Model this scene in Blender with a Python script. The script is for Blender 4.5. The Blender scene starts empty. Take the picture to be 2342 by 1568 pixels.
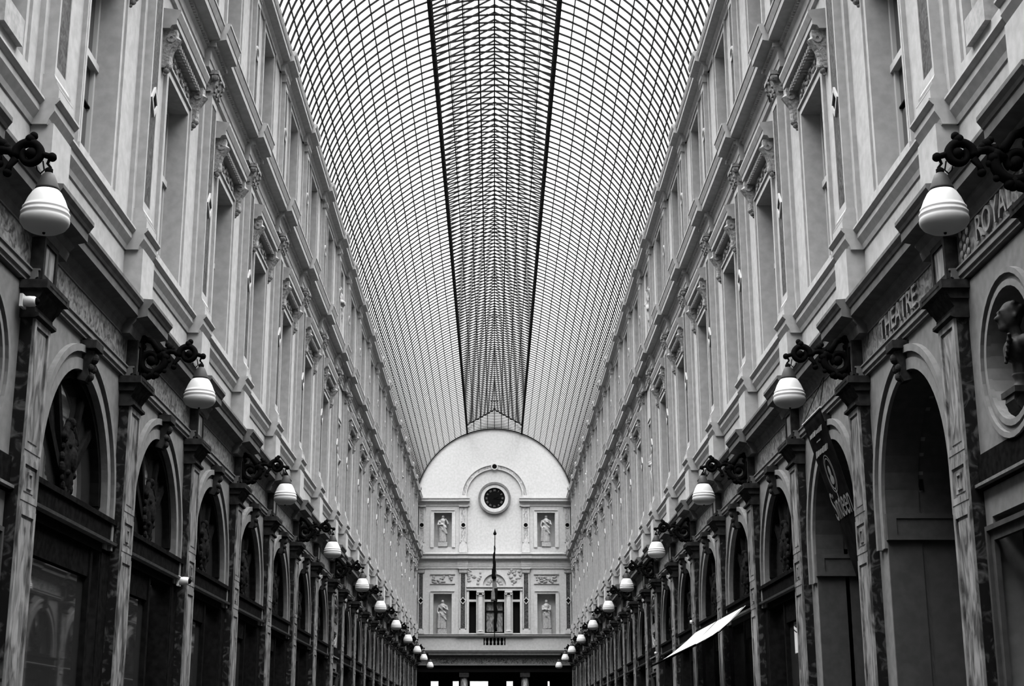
import bpy, bmesh, math, random
from mathutils import Vector, Matrix
random.seed(7)
C = bpy.context.scene.collection
PI = math.pi
EYE = 1.6                      # camera height; mesh heights below are measured from eye level

# ---------------------------------------------------------------- camera, sky, exposure
cd = bpy.data.cameras.new('camera'); cam = bpy.data.objects.new('camera', cd); C.objects.link(cam)
cam.location = (0, 0, EYE); cam.rotation_euler = (math.radians(90 + 15.134), 0, 0)
cd.sensor_width = 36; cd.lens = 3365 * 36 / 2342; cd.shift_x = 40 / 2342; cd.clip_end = 400
bpy.context.scene.camera = cam
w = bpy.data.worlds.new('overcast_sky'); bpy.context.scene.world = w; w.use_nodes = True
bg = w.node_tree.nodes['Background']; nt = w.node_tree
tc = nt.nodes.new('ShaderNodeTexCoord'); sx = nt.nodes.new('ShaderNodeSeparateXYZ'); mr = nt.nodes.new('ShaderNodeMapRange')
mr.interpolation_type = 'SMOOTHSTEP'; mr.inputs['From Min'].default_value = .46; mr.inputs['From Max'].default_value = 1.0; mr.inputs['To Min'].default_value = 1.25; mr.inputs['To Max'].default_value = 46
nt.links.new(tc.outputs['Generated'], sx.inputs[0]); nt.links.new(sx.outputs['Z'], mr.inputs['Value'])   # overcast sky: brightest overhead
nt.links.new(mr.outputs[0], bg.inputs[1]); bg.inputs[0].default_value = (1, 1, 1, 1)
vs = bpy.context.scene.view_settings
vs.view_transform = 'Standard'; vs.look = 'None'; vs.gamma = 1; vs.exposure = 0.0; vs.use_curve_mapping = False

# ---------------------------------------------------------------- materials
def mat(name, lo, hi=None, scale=6, rough=.8, spec=.3, kind='noise', bump=0, detail=6, stretch=(1,1,1), contrast=(.35,.65)):
    m = bpy.data.materials.new(name); m.use_nodes = True; nt = m.node_tree; b = nt.nodes['Principled BSDF']
    b.inputs['Roughness'].default_value = rough; b.inputs['Specular IOR Level'].default_value = spec
    b.inputs['Base Color'].default_value = (lo, lo, lo, 1)
    if hi is not None or bump:
        tc = nt.nodes.new('ShaderNodeTexCoord'); mp = nt.nodes.new('ShaderNodeMapping'); mp.inputs['Scale'].default_value = stretch
        g = nt.nodes.new('ShaderNodeNewGeometry'); nt.links.new(g.outputs['Position'], mp.inputs[0])
        n = nt.nodes.new('ShaderNodeTexNoise'); n.inputs['Scale'].default_value = scale; n.inputs['Detail'].default_value = detail
        if kind == 'marble': n.inputs['Distortion'].default_value = 1.6
        nt.links.new(mp.outputs[0], n.inputs['Vector'])
        if hi is not None:
            r = nt.nodes.new('ShaderNodeValToRGB'); nt.links.new(n.outputs[0], r.inputs[0])
            r.color_ramp.elements[0].position = contrast[0]; r.color_ramp.elements[0].color = (lo, lo, lo, 1)
            r.color_ramp.elements[1].position = contrast[1]; r.color_ramp.elements[1].color = (hi, hi, hi, 1)
            nt.links.new(r.outputs[0], b.inputs['Base Color'])
        if bump:
            bp = nt.nodes.new('ShaderNodeBump'); bp.inputs['Strength'].default_value = bump; bp.inputs['Distance'].default_value = .02
            nt.links.new(n.outputs[0], bp.inputs['Height']); nt.links.new(bp.outputs[0], b.inputs['Normal'])
    return m
M = {
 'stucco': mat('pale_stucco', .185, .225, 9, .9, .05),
 'stucco_end': mat('pale_stucco_end', .22, .255, 9, .9, .05),
 'carved': mat('carved_stucco', .10, .19, 26, .9, .05, bump=.8),
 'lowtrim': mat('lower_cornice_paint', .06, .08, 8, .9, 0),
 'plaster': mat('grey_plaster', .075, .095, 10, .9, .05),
 'doorpaint': mat('dark_door_paint', .022, .03, 10, .9, 0),
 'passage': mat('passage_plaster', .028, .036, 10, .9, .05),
 'marble_dark': mat('dark_marble', .003, .045, 7, .4, .15, 'marble', contrast=(.5,.72)),
 'marble_mid': mat('veined_marble', .02, .14, 8, .45, .2, 'marble', stretch=(1,1,.35)),
 'marble_light': mat('pale_marble', .085, .25, 8, .4, .4, 'marble', stretch=(1,1,.5)),
 'marble_frieze': mat('frieze_marble', .015, .13, 9, .6, .1, 'marble'),
 'inlay': mat('inlay_marble', .006, .045, 12, .6, .1, 'marble'),
 'capital': mat('dark_bronze_capital', .010, .022, 12, .9, 0),
 'iron': mat('black_iron', .003, None, rough=.9, spec=0),
 'roofiron': mat('roof_iron', .011, None, rough=.9, spec=0),
 'rooflight': mat('glazing_bar_paint', .03, None, rough=.9, spec=0),
 'wood': mat('dark_wood', .003, .006, 14, .9, 0),
 'carvedwood': mat('carved_dark_wood', .002, .008, 20, .9, .01),
 'ledge': mat('worn_ledge', .05, .08, 14, .7, .1),
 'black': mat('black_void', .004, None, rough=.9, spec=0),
 'frame': mat('window_paint', .24, None, rough=.6),
 'letters': mat('gilt_letters', .09, .15, 20, .7, .1),
 'cone': mat('lamp_cap_metal', .015, None, rough=.6, spec=.1),
 'floor': mat('stone_floor', .015, .02, 2, .7, .1),
 'dial': mat('clock_dial', .003, None, rough=.9, spec=0),
 'bust': mat('dark_bronze', .006, .02, 10, .6, .06),
 'banner': mat('banner_cloth', .004, .008, 8, .9, 0),
 'bannerink': mat('banner_print', .10, None, rough=.9),
 'flagdark': mat('flag_black', .002, None, rough=.9, spec=0),
 'flaggrey': mat('flag_grey', .045, .07, 6, .9, .1),
 'white': mat('white_enamel', .32, None, rough=.5),
 'opal': mat('opal_glass', .25, None, rough=.5, spec=.1),
 'passage_light': mat('pale_far_wall', .22, .3, 3, .9, .1),
}
m = bpy.data.materials.new('window_glass'); m.use_nodes = True; b = m.node_tree.nodes['Principled BSDF']
b.inputs['Base Color'].default_value = (.012, .012, .012, 1); b.inputs['Roughness'].default_value = .02; b.inputs['IOR'].default_value = 1.9
M['glass'] = m
m = bpy.data.materials.new('roof_glass'); m.use_nodes = True; nt = m.node_tree; nt.nodes.clear()
o = nt.nodes.new('ShaderNodeOutputMaterial'); mx = nt.nodes.new('ShaderNodeMixShader'); t = nt.nodes.new('ShaderNodeBsdfTransparent'); d = nt.nodes.new('ShaderNodeBsdfTranslucent')
t.inputs[0].default_value = (.97, .97, .97, 1); d.inputs[0].default_value = (.9, .9, .9, 1); mx.inputs[0].default_value = .03
nt.links.new(t.outputs[0], mx.inputs[1]); nt.links.new(d.outputs[0], mx.inputs[2]); nt.links.new(mx.outputs[0], o.inputs[0]); M['roofglass'] = m
m = bpy.data.materials.new('awning_cloth'); m.use_nodes = True; nt = m.node_tree; nt.nodes.clear()
o = nt.nodes.new('ShaderNodeOutputMaterial'); mx = nt.nodes.new('ShaderNodeMixShader'); t = nt.nodes.new('ShaderNodeBsdfDiffuse'); d = nt.nodes.new('ShaderNodeBsdfTranslucent')
t.inputs[0].default_value = (.6, .6, .6, 1); d.inputs[0].default_value = (.62, .62, .62, 1); mx.inputs[0].default_value = .75
nt.links.new(t.outputs[0], mx.inputs[1]); nt.links.new(d.outputs[0], mx.inputs[2]); nt.links.new(mx.outputs[0], o.inputs[0]); M['awning'] = m

# ---------------------------------------------------------------- mesh builder
class MB:
    def __init__(s): s.v = []; s.f = []
    def add(s, vs, fs):
        n = len(s.v); s.v += [tuple(p) for p in vs]; s.f += [tuple(i + n for i in f) for f in fs]; return s
    def box(s, x0, x1, y0, y1, z0, z1):
        return s.add([(x0,y0,z0),(x1,y0,z0),(x1,y1,z0),(x0,y1,z0),(x0,y0,z1),(x1,y0,z1),(x1,y1,z1),(x0,y1,z1)],
                     [(0,3,2,1),(4,5,6,7),(0,1,5,4),(1,2,6,5),(2,3,7,6),(3,0,4,7)])
    def prism(s, pts, a0, a1, axis='y'):
        """closed polygon extruded along an axis: y -> pts are (x,z); x -> pts are (y,z); z -> pts are (x,y)"""
        n = len(pts)
        def P(p, a): return {'y': (p[0], a, p[1]), 'x': (a, p[0], p[1]), 'z': (p[0], p[1], a)}[axis]
        vs = [P(p, a0) for p in pts] + [P(p, a1) for p in pts]
        fs = [(i, (i+1) % n, n + (i+1) % n, n + i) for i in range(n)] + [tuple(range(n)), tuple(range(2*n-1, n-1, -1))]
        return s.add(vs, fs)
    def strip(s, inner, outer, a0, a1, axis='x'):
        """band between two open polylines, extruded"""
        n = len(inner)
        for i in range(n - 1): s.prism([inner[i], inner[i+1], outer[i+1], outer[i]], a0, a1, axis)
        return s
    def ring(s, cy, cz, r0, r1, a0, a1, t0=0, t1=PI, n=24, axis='x', ky=1, kz=1):
        P = lambda r, t: (cy + ky * r * math.cos(t), cz + kz * r * math.sin(t))
        ts = [t0 + (t1 - t0) * i / n for i in range(n + 1)]
        return s.strip([P(r0, t) for t in ts], [P(r1, t) for t in ts], a0, a1, axis)
    def lathe(s, prof, c=(0,0,0), n=20, sx=1, sy=1):
        vs = []; fs = []; k = len(prof)
        for i in range(n):
            a = 2*PI*i/n
            for r, z in prof: vs.append((c[0] + sx*r*math.cos(a), c[1] + sy*r*math.sin(a), c[2] + z))
        for i in range(n):
            j = (i+1) % n
            for q in range(k-1): fs.append((i*k+q, j*k+q, j*k+q+1, i*k+q+1))
        fs.append(tuple(i*k for i in range(n))[::-1]); fs.append(tuple(i*k+k-1 for i in range(n)))
        return s.add(vs, fs)
    def tube(s, pts, r, n=6):
        pts = [Vector(p) for p in pts]; k = len(pts); rs = r if isinstance(r, (list, tuple)) else [r]*k
        vs = []; fs = []; up = None
        for i, p in enumerate(pts):
            d = (pts[min(i+1, k-1)] - pts[max(i-1, 0)]).normalized()
            if up is None: up = Vector((0, 1, 0)) if abs(d.y) < .8 else Vector((0, 0, 1))
            a = d.cross(up).normalized(); bq = a.cross(d).normalized()
            for j in range(n):
                t = 2*PI*(j+.5)/n; vs.append(p + (a*math.cos(t) + bq*math.sin(t)) * rs[i])
        for i in range(k-1):
            for j in range(n): fs.append((i*n+j, i*n+(j+1) % n, (i+1)*n+(j+1) % n, (i+1)*n+j))
        fs.append(tuple(range(n))[::-1]); fs.append(tuple(range((k-1)*n, k*n)))
        return s.add(vs, fs)
    def ball(s, c, r, n=10, k=(1,1,1)):
        pr = [(max(1e-4, r*math.sin(PI*i/n)), -r*math.cos(PI*i/n)*k[2]) for i in range(n+1)]
        return s.lathe(pr, c, n+2, k[0], k[1])
    def cap(s, p0, p1, r0, r1):
        p0 = Vector(p0); p1 = Vector(p1); s.tube([p0, p0.lerp(p1,.5), p1], [r0, (r0+r1)/2, r1], 10)
        s.ball(p0, r0); s.ball(p1, r1); return s
    def xf(s, f): s.v = [tuple(f(*p)) for p in s.v]; return s
    def mesh(s, name, material, smooth=False, voxel=None):
        me = bpy.data.meshes.new(name); me.from_pydata(s.v, [], s.f); me.update()
        bm = bmesh.new(); bm.from_mesh(me)
        bmesh.ops.recalc_face_normals(bm, faces=bm.faces)
        bm.to_mesh(me); bm.free()
        if voxel:
            ob = bpy.data.objects.new('tmp', me); C.objects.link(ob)
            mo = ob.modifiers.new('r', 'REMESH'); mo.mode = 'VOXEL'; mo.voxel_size = voxel; mo.use_smooth_shade = True
            sm = ob.modifiers.new('s', 'SMOOTH'); sm.factor = .5; sm.iterations = 3
            dg = bpy.context.evaluated_depsgraph_get(); me2 = bpy.data.meshes.new_from_object(ob.evaluated_get(dg))
            bpy.data.objects.remove(ob); bpy.data.meshes.remove(me); me = me2; me.name = name; smooth = True
        me.materials.clear(); me.materials.append(M[material])
        if smooth:
            for p in me.polygons: p.use_smooth = True
        return me

def link(name, data, parent=None, loc=(0,0,0), rz=0):
    o = bpy.data.objects.new(name, data); C.objects.link(o); o.location = loc; o.rotation_euler = (0,0,rz)
    if parent: o.parent = parent
    return o
def tag(o, label=None, cat=None, group=None, kind=None):
    if label: o['label'] = label
    if cat: o['category'] = cat
    if group: o['group'] = group
    if kind: o['kind'] = kind
    return o
def place(name, kit, loc, rz, label, cat, group=None, kind=None):
    """kit: list of (part name, mesh, [sub-parts], label) -> an Empty with its parts"""
    e = tag(link(name, None, None, loc, rz), label, cat, group, kind)
    for part in kit:
        p = link(part[0], part[1], e)
        if len(part) > 3 and part[3]: p['label'] = part[3]
        for sub in (part[2] if len(part) > 2 and part[2] else []): link(sub[0], sub[1], p)
    return e
def solo(name, me, loc, rz, label, cat, group=None, kind=None):
    return tag(link(name, me, None, loc, rz), label, cat, group, kind)

# ---------------------------------------------------------------- layout of the arcade
WX = 4.06                                  # half width at the upper wall plane
B, NB, Y0 = 3.4, 2.5, 9.71                 # regular bay, narrow niche bay, first pier
PIER = [Y0]
for i in range(20): PIER.append(PIER[-1] + (NB if i in (0, 8, 16) else B))
PIER[0] += .14
YE = 77.9                                  # end wall plane
NARROW = (0, 8, 16)
SIDES = (('left', -1), ('right', 1))
ORD = ['nearest','second','third','fourth','fifth','sixth','seventh','eighth','ninth','tenth','eleventh','twelfth','thirteenth','fourteenth','fifteenth','sixteenth','seventeenth','eighteenth','nineteenth','twentieth','twenty-first','twenty-second']
TH = math.radians(15.134)
def seen(x, y, z):
    d = y*math.cos(TH) + z*math.sin(TH)
    if d < .5: return False
    u = -y*math.sin(TH) + z*math.cos(TH)
    px = 1131 + 3365*x/d; py = 784 - 3365*u/d
    return -25 < px < 2367 and -25 < py < 1590
def vis(side, y, z0, z1, v=0, hw=.3):
    return any(seen(side*(WX - v), y + dy, z0 + (z1 - z0)*k/6) for k in range(7) for dy in (-hw, hw))
def where(i, n, what, side):
    """i-th of n things counted from the camera along one side wall"""
    if i == 0: return f"{what}, nearest on the {side} wall"
    if i == n - 1: return f"{what}, farthest on the {side} wall"
    if i < (n + 1)//2: return f"{what}, {ORD[i]} from near end of {side} wall"
    return f"{what}, {ORD[n-1-i]} from far end of {side} wall"
def run(side, ys, z0, z1, v=0, hw=.3):
    return [y for y in ys if vis(side, y, z0, z1, v, hw)]
def T(side, y, z): return (side*WX, y, EYE + z), (0 if side < 0 else PI)

# ---------------------------------------------------------------- side walls (structure)
def side_wall(side, sname):
    up = MB(); lo = MB()
    # solid run beside and behind the camera
    up.box(-.4, 0, -9, PIER[0], 3.8, 12.75); lo.box(-.4, .04, -9, PIER[0], -1.6, 3.8)
    ends = PIER + [YE + .3]
    for i in range(20):
        a, b_ = PIER[i], PIER[i+1]; c = (a + b_)/2
        h = .46 if i in NARROW else .585
        h3 = .46 if i in NARROW else .52
        up.box(-.4, 0, a, b_, 4.27, 5.6)
        up.box(-.4, 0, a, c-h, 5.6, 9.9); up.box(-.4, 0, c+h, b_, 5.6, 9.9)
        up.box(-.4, 0, c-h, c+h, 7.95, 9.9)
        up.box(-.4, 0, a, c-h3, 9.9, 12.07); up.box(-.4, 0, c+h3, b_, 9.9, 12.07)
        up.box(-.4, 0, a, b_, 12.07, 12.75)
        up.box(-.45, .06, a, b_, 3.8, 4.27)
        if i in NARROW:
            up.box(-.4, -.36, c-h, c+h, 5.6, 7.95); up.box(-.4, -.36, c-h3, c+h3, 9.9, 12.07)
            # ground floor niche bay: wall with a round niche
            n = 32; R = .52; cz = 2.91
            sq = []
            for k in range(n + 1):
                t = 2*PI*k/n; cx_, sx_ = math.cos(t), math.sin(t); q = min((b_-a)/2/abs(cx_) if abs(cx_) > 1e-6 else 9, .85/abs(sx_) if abs(sx_) > 1e-6 else 9)
                sq.append((c + q*cx_, cz + q*sx_))
            ci = [(c + R*math.cos(2*PI*k/n), cz + R*math.sin(2*PI*k/n)) for k in range(n+1)]
            lo.strip(ci, sq, -.36, .04); lo.box(-.4, -.34, a, b_, 2.1, 3.8)
            lo.box(-.4, .04, a, b_, 1.75, 2.12); lo.box(-.4, .04, a, c-.8, -1.6, 1.75); lo.box(-.4, .04, c+.8, b_, -1.6, 1.75)
            # corners the strip leaves open
            lo.box(-.36, .04, a, b_, 3.795, 3.8)
        else:
            R = 1.15; zs = 2.32; n = 28
            arc = [(c + R*math.cos(PI*k/n), zs + R*math.sin(PI*k/n)) for k in range(n+1)]
            top = [(y, 3.8) for y, z in arc]
            lo.strip(arc, top, -.36, .04)
            lo.box(-.36, .04, a, c-R, -1.6, 3.8); lo.box(-.36, .04, c+R, b_, -1.6, 3.8)
    up.box(-.4, 0, PIER[-1], YE+.3, 4.27, 12.75); up.box(-.45, .06, PIER[-1], YE+.3, 3.8, 4.27); lo.box(-.4, .04, PIER[-1], YE+.1, -1.6, 3.8)
    f = (lambda x, y, z: (-WX + x, y, z + EYE)) if side < 0 else (lambda x, y, z: (WX - x, y, z + EYE))
    up.xf(f); lo.xf(f)
    root = tag(link('wall_' + sname, None, None, (side*WX, 0, 0)), f'long {sname} wall of the arcade, pale stucco above and grey plaster arches below', 'wall', None, 'structure')
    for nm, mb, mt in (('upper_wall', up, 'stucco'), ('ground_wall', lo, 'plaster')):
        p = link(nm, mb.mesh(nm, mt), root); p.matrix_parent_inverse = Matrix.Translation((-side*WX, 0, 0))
for sname, side in SIDES: side_wall(side, sname)

# ---------------------------------------------------------------- cornices running the length of the hall
def cornice(side, prof, dv, halves, material, name, label, dent=None, hump=None, yend=YE, extra=None):
    mb = MB(); sh = [(v + (dv if v > .01 else 0), z) for v, z in prof]
    mb.prism(prof, -9, yend)
    for y in PIER: mb.prism(sh, y - halves, y + halves)
    if dent:
        v0, v1, z0, z1, st = dent; y = 14.0
        while y < yend - .1:
            near = min(abs(y - p) for p in PIER) < halves + .02
            mb.box(v0, v1 + (dv if near else 0), y, y + st*.55, z0, z1); y += st
    f = (lambda x, y, z: (-WX + x, y, z + EYE)) if side < 0 else (lambda x, y, z: (WX - x, y, z + EYE))
    mb.xf(f); o = link(name, mb.mesh(name, material)); tag(o, label, 'cornice', None, 'structure'); return o
LOWP = [(0,4.2),(.07,4.2),(.09,4.26),(.09,4.29),(.13,4.33),(.13,4.36),(.25,4.385),(.25,4.47),(.262,4.475),(.275,4.50),(.30,4.535),(.30,4.57),(0,4.6)]
ARCP = [(0,3.79),(.075,3.79),(.075,3.82),(.095,3.83),(.095,3.885),(.11,3.89),(.11,3.905),(0,3.91)]
STRP = [(0,5.20),(.015,5.20),(.03,5.25),(.075,5.325),(.075,5.385),(.085,5.39),(.115,5.425),(.115,5.445),(0,5.455)]
MIDP = [(0,8.98),(.04,8.98),(.04,9.08),(.055,9.09),(.055,9.22),(.09,9.26),(.09,9.34),(.13,9.36),(.26,9.38),(.26,9.475),(.27,9.48),(.30,9.56),(.30,9.58),(.315,9.59),(.315,9.62),(0,9.68)]
TOPP = [(0,12.2),(.03,12.2),(.03,12.3),(.07,12.34),(.07,12.38),(.20,12.41),(.20,12.50),(.215,12.51),(.235,12.57),(.235,12.6),(0,12.64)]
tn = 0
for sname, side in SIDES:
    for prof, dv, hv, mt, lab, dent in (
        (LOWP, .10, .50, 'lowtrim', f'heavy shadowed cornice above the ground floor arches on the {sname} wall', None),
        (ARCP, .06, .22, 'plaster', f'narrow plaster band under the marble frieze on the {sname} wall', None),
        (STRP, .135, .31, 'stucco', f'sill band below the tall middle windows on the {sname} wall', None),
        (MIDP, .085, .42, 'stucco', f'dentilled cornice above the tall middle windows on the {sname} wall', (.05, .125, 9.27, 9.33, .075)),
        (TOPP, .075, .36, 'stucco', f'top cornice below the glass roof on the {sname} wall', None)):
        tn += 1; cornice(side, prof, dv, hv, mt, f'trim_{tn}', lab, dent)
    # gutter kerb that carries the roof ribs
    tn += 1; mb = MB(); mb.box(-.3, -.02, -9, YE, 12.6, 12.78)
    for y in PIER[3:]: mb.box(-.02, .1, y+.9, y+1.3, 12.6, 12.72)
    mb.xf((lambda x, y, z: (-WX + x, y, z + EYE)) if side < 0 else (lambda x, y, z: (WX - x, y, z + EYE)))
    tag(link(f'trim_{tn}', mb.mesh('kerb', 'stucco')), f'roof kerb above the top cornice on the {sname} wall', 'kerb', None, 'structure')

# ---------------------------------------------------------------- middle storey pilasters
def capital_mesh(name, hw, v1, h, mt, leaves=True):
    c = MB()
    c.prism([(0,0),(v1,0),(v1+.015,.02),(v1,.04),(v1,.05),(v1+.02,h*.45),(v1+.055,h-.06),(0,h-.06)], -hw, hw)
    c.box(0, v1+.075, -hw-.06, hw+.06, h-.06, h)
    if leaves:
        for s in (-1, 1):
            c.ring(v1+.03, h-.10, .012, .042, s*(hw+.02)-.03, s*(hw+.02)+.03, 0, 2*PI, 12, 'y'); c.ring(s*(hw+.02), h-.10, .012, .042, v1-.02, v1+.05, 0, 2*PI, 12, 'x')
            for q in (-.8, 0, .8): c.prism([(s*0+q*hw-.035,.06),(q*hw+.035,.06),(q*hw+.04,h*.38),(q*hw,h*.5),(q*hw-.04,h*.38)], v1, v1+.03, 'x'); c.ball((v1+.035, q*hw, h*.42), .028, 6)
            c.ball((v1*.5, s*(hw+.01), h*.42), .03, 6); c.prism([(v1*.3,.06),(v1*.8,.06),(v1*.85,h*.35),(v1*.55,h*.5),(v1*.25,h*.35)], s*hw, s*(hw+.025))
        c.ball((v1+.05, 0, h-.09), .03, 8)
    return c.mesh(name, mt)
zb = 4.57
def Zs(mb, z0): return mb.xf(lambda x, y, z: (x, y, z - z0))
ped = MB(); ped.box(0, .20, -.275, .275, 4.57, 5.22)
ped.box(0, .205, -.29, .29, 4.57, 4.66)
base = MB(); base.box(0, .21, -.235, .235, 5.45, 5.56); base.prism([(0,5.56),(.20,5.56),(.205,5.585),(.19,5.61),(.175,5.63),(.18,5.66),(.165,5.68),(.15,5.72),(0,5.72)], -.215, .215)
sh = MB(); sh.box(0, .05, -.29, .29, 5.46, 8.98); sh.box(0, .13, -.18, .18, 5.72, 8.65)
for s in (-1, 1): sh.box(.13, .142, s*.16-.02, s*.16+.02, 5.72, 8.65)
sh.box(.13, .142, -.14, .14, 5.72, 5.82); sh.box(.13, .142, -.14, .14, 8.55, 8.65)
inl = MB(); inl.box(.12, .134, -.14, .14, 5.82, 8.55)
def diamond(z, r, v0, v1): mb = MB(); mb.prism([(0,z-r*1.25),(r,z),(0,z+r*1.25),(-r,z)], v0, v1, 'x'); return mb
dm = MB(); k = .15; q = .1
for a_, b_ in (((0,-1.25),(1,0)),((1,0),(0,1.25)),((0,1.25),(-1,0)),((-1,0),(0,-1.25))):
    dm.prism([(k*a_[0],7.09+k*a_[1]),(k*b_[0],7.09+k*b_[1]),(q*b_[0],7.09+q*b_[1]),(q*a_[0],7.09+q*a_[1])], .13, .16, 'x')
dmc = diamond(7.09, .1, .13, .145)
for mb in (ped, base, sh, inl, dm, dmc): Zs(mb, zb)
capm = capital_mesh('capital', .18, .15, .36, 'carved')
capm.transform(Matrix.Translation((0,0,8.65-zb)))
MIDKIT = [('pedestal', ped.mesh('pedestal','stucco')), ('base', base.mesh('base','stucco')), ('shaft', sh.mesh('shaft','stucco')),
          ('marble_inlay', inl.mesh('inlay','inlay'), None, 'dark veined marble strip'), ('diamond_boss', dm.mesh('diamond','stucco'), [('boss_centre', dmc.mesh('dmc','iron'))]), ('capital', capm)]
# top storey
sh = MB(); sh.box(0, .03, -.27, .27, 9.64, 12.2); sh.box(0, .09, -.165, .165, 9.97, 12.05)
for s in (-1, 1): sh.box(.09, .105, s*.14-.025, s*.14+.025, 9.97, 12.05)
sh.box(.09, .105, -.115, .115, 9.97, 10.12); sh.box(.09, .105, -.115, .115, 11.93, 12.05)
base = MB(); base.box(0, .14, -.2, .2, 9.64, 9.82); base.prism([(0,9.82),(.13,9.82),(.13,9.86),(.11,9.9),(.11,9.97),(0,9.97)], -.185, .185)
inl = MB(); inl.box(.08, .094, -.115, .115, 10.12, 11.93)
rb = MB(); rb.ring(0, 11.05, .09, .13, .09, .12, 0, 2*PI, 16)
rc = MB(); rc.ring(0, 11.05, .001, .09, .09, .1, 0, 2*PI, 16)
cp = MB(); cp.prism([(0,12.05),(.12,12.05),(.13,12.07),(.115,12.09),(.115,12.12),(.14,12.15),(.14,12.2),(0,12.2)], -.19, .19)
for mb in (sh, base, inl, rb, rc, cp): Zs(mb, 9.64)
TOPKIT = [('base', base.mesh('base','stucco')), ('shaft', sh.mesh('shaft','stucco')), ('marble_inlay', inl.mesh('inlay','inlay'), None, 'dark veined marble strip'),
          ('round_boss', rb.mesh('roundel','stucco'), [('boss_centre', rc.mesh('rc','iron'))]), ('capital', cp.mesh('capital','stucco'))]
# ground floor pilasters
body = MB(); body.box(0, .145, -.22, .22, -1.3, 3.5)
pl = MB(); pl.box(0, .2, -.28, .28, -1.6, -1.3)
fr = MB()
def framed(mb, z0, z1, v0, v1, hw, t):
    mb.box(v0, v1, -hw, -hw+t, z0, z1); mb.box(v0, v1, hw-t, hw, z0, z1); mb.box(v0, v1, -hw+t, hw-t, z0, z0+t); mb.box(v0, v1, -hw+t, hw-t, z1-t, z1)
PAN = [(-1.25, 1.86), (1.92, 2.28), (2.34, 3.46)]
pan = []
for z0, z1 in PAN:
    framed(fr, z0, z1, .145, .17, .22, .055)
    p = MB(); p.box(.145, .152, -.165, .165, z0+.055, z1-.055); p.prism([(.152,z0+.075),(.158,z0+.085),(.158,z1-.085),(.152,z1-.075)], -.13, .13); pan.append(Zs(p, -1.6))
fr.box(.145, .165, -.22, .22, 1.86, 1.92); fr.box(.145, .165, -.22, .22, 2.28, 2.34)
fr.box(.158, .17, -.06, .06, 2.03, 2.05); fr.box(.158, .17, -.06, .06, 2.15, 2.17); fr.box(.158, .17, -.06, -.04, 2.05, 2.15); fr.box(.158, .17, .04, .06, 2.05, 2.15)
cp = MB(); cp.prism([(0,3.46),(.17,3.46),(.205,3.475),(.205,3.5),(.17,3.51),(.165,3.56),(.19,3.60),(.23,3.66),(.23,3.69),(.27,3.70),(.285,3.74),(.285,3.775),(0,3.78)], -.26, .26)
cp.box(0, .28, -.33, .33, 3.70, 3.775); cp.prism([(0,3.62),(.2,3.62),(.235,3.68),(.235,3.7),(0,3.7)], -.29, .29)
fb = MB(); fb.box(0, .17, -.2, .2, 3.78, 4.27); framed(fb, 3.82, 4.2, .17, .19, .2, .05)
fbp = MB(); fbp.box(.17, .174, -.15, .15, 3.87, 4.15)
for mb in (body, pl, fr, cp, fb, fbp): Zs(mb, -1.6)
GRKIT = [('plinth', pl.mesh('plinth','marble_dark')), ('shaft', body.mesh('shaft','marble_dark'), None, 'dark marble flanks'), ('panel_frame', fr.mesh('panel_frame','marble_mid')),
         ('panel', pan[0].mesh('panel','marble_mid')), ('panel', pan[1].mesh('panel','marble_mid')), ('panel', pan[2].mesh('panel','marble_mid')),
         ('capital', cp.mesh('capital','capital')), ('frieze_block', fb.mesh('frieze_block','capital'), [('sunken_panel', fbp.mesh('sunken','marble_mid'))])]
for sname, side in SIDES:
    for kit, zb, z0, z1, nm, noun, grp in (
        (MIDKIT, 4.57, 4.6, 9.0, 'pilaster', 'pale middle-storey pilaster with dark marble strip', 'middle storey pilasters'),
        (TOPKIT, 9.64, 9.9, 12.2, 'pilaster', 'pale top-storey pilaster with round boss', 'top storey pilasters'),
        (GRKIT, -1.6, .3, 4.2, 'marble_pilaster', 'dark veined marble pilaster with bronze-dark capital', 'ground floor pilasters')):
        ys = run(side, PIER, z0, z1, .1)
        for i, y in enumerate(ys):
            loc, rz = T(side, y, zb)
            place(nm, kit, loc, rz, where(i, len(ys), noun, sname), 'pilaster', f'{grp} on the {sname} wall')

# ---------------------------------------------------------------- upper windows
wn = 0
def window_kit(hw, z0, z1, tr, hood):
    fr = MB(); t = .055
    v0, v1 = -.3, -.22
    fr.box(v0, v1, -hw, -hw+t, z0, z1); fr.box(v0, v1, hw-t, hw, z0, z1); fr.box(v0, v1, -hw, hw, z0, z0+t+.04); fr.box(v0, v1, -hw, hw, z1-t, z1)
    fr.box(v0, v1+.03, -hw, hw, tr-.04, tr+.04); fr.box(v0, v1+.01, -.04, .04, z0, z1)
    gb = MB(); gb.box(v0+.02, v1-.02, -hw, hw, z0+.36, z0+.38); gb.box(v0+.02, v1-.02, -hw, hw, (z0+tr)/2+.2, (z0+tr)/2+.22)
    gl = MB(); gl.box(-.275, -.265, -hw, hw, z0, z1)
    ar = MB()
    for s in (-1, 1):
        for a_, b_, v in ((0,.05,.03),(.05,.12,.02),(.12,.15,.045)):
            y0, y1 = sorted((s*(hw+a_), s*(hw+b_))); ar.box(0, v, y0, y1, z0-.12, z1+a_)
    for a_, b_, v in ((0,.05,.03),(.05,.12,.02),(.12,.15,.045)): ar.box(0, v, -hw-b_, hw+b_, z1+a_, z1+b_)
    si = MB(); si.box(-.36, .07, -hw-.16, hw+.16, z0-.1, z0-.03); si.box(-.3, -.1, -hw, hw, z0-.03, z0+.03)
    kit = [('frame', fr), ('architrave', ar), ('sill', si)]
    g = ('pane', gl)
    out = []
    for n_, mb in kit: out.append([n_, mb, None])
    return out, g, gb
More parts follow.
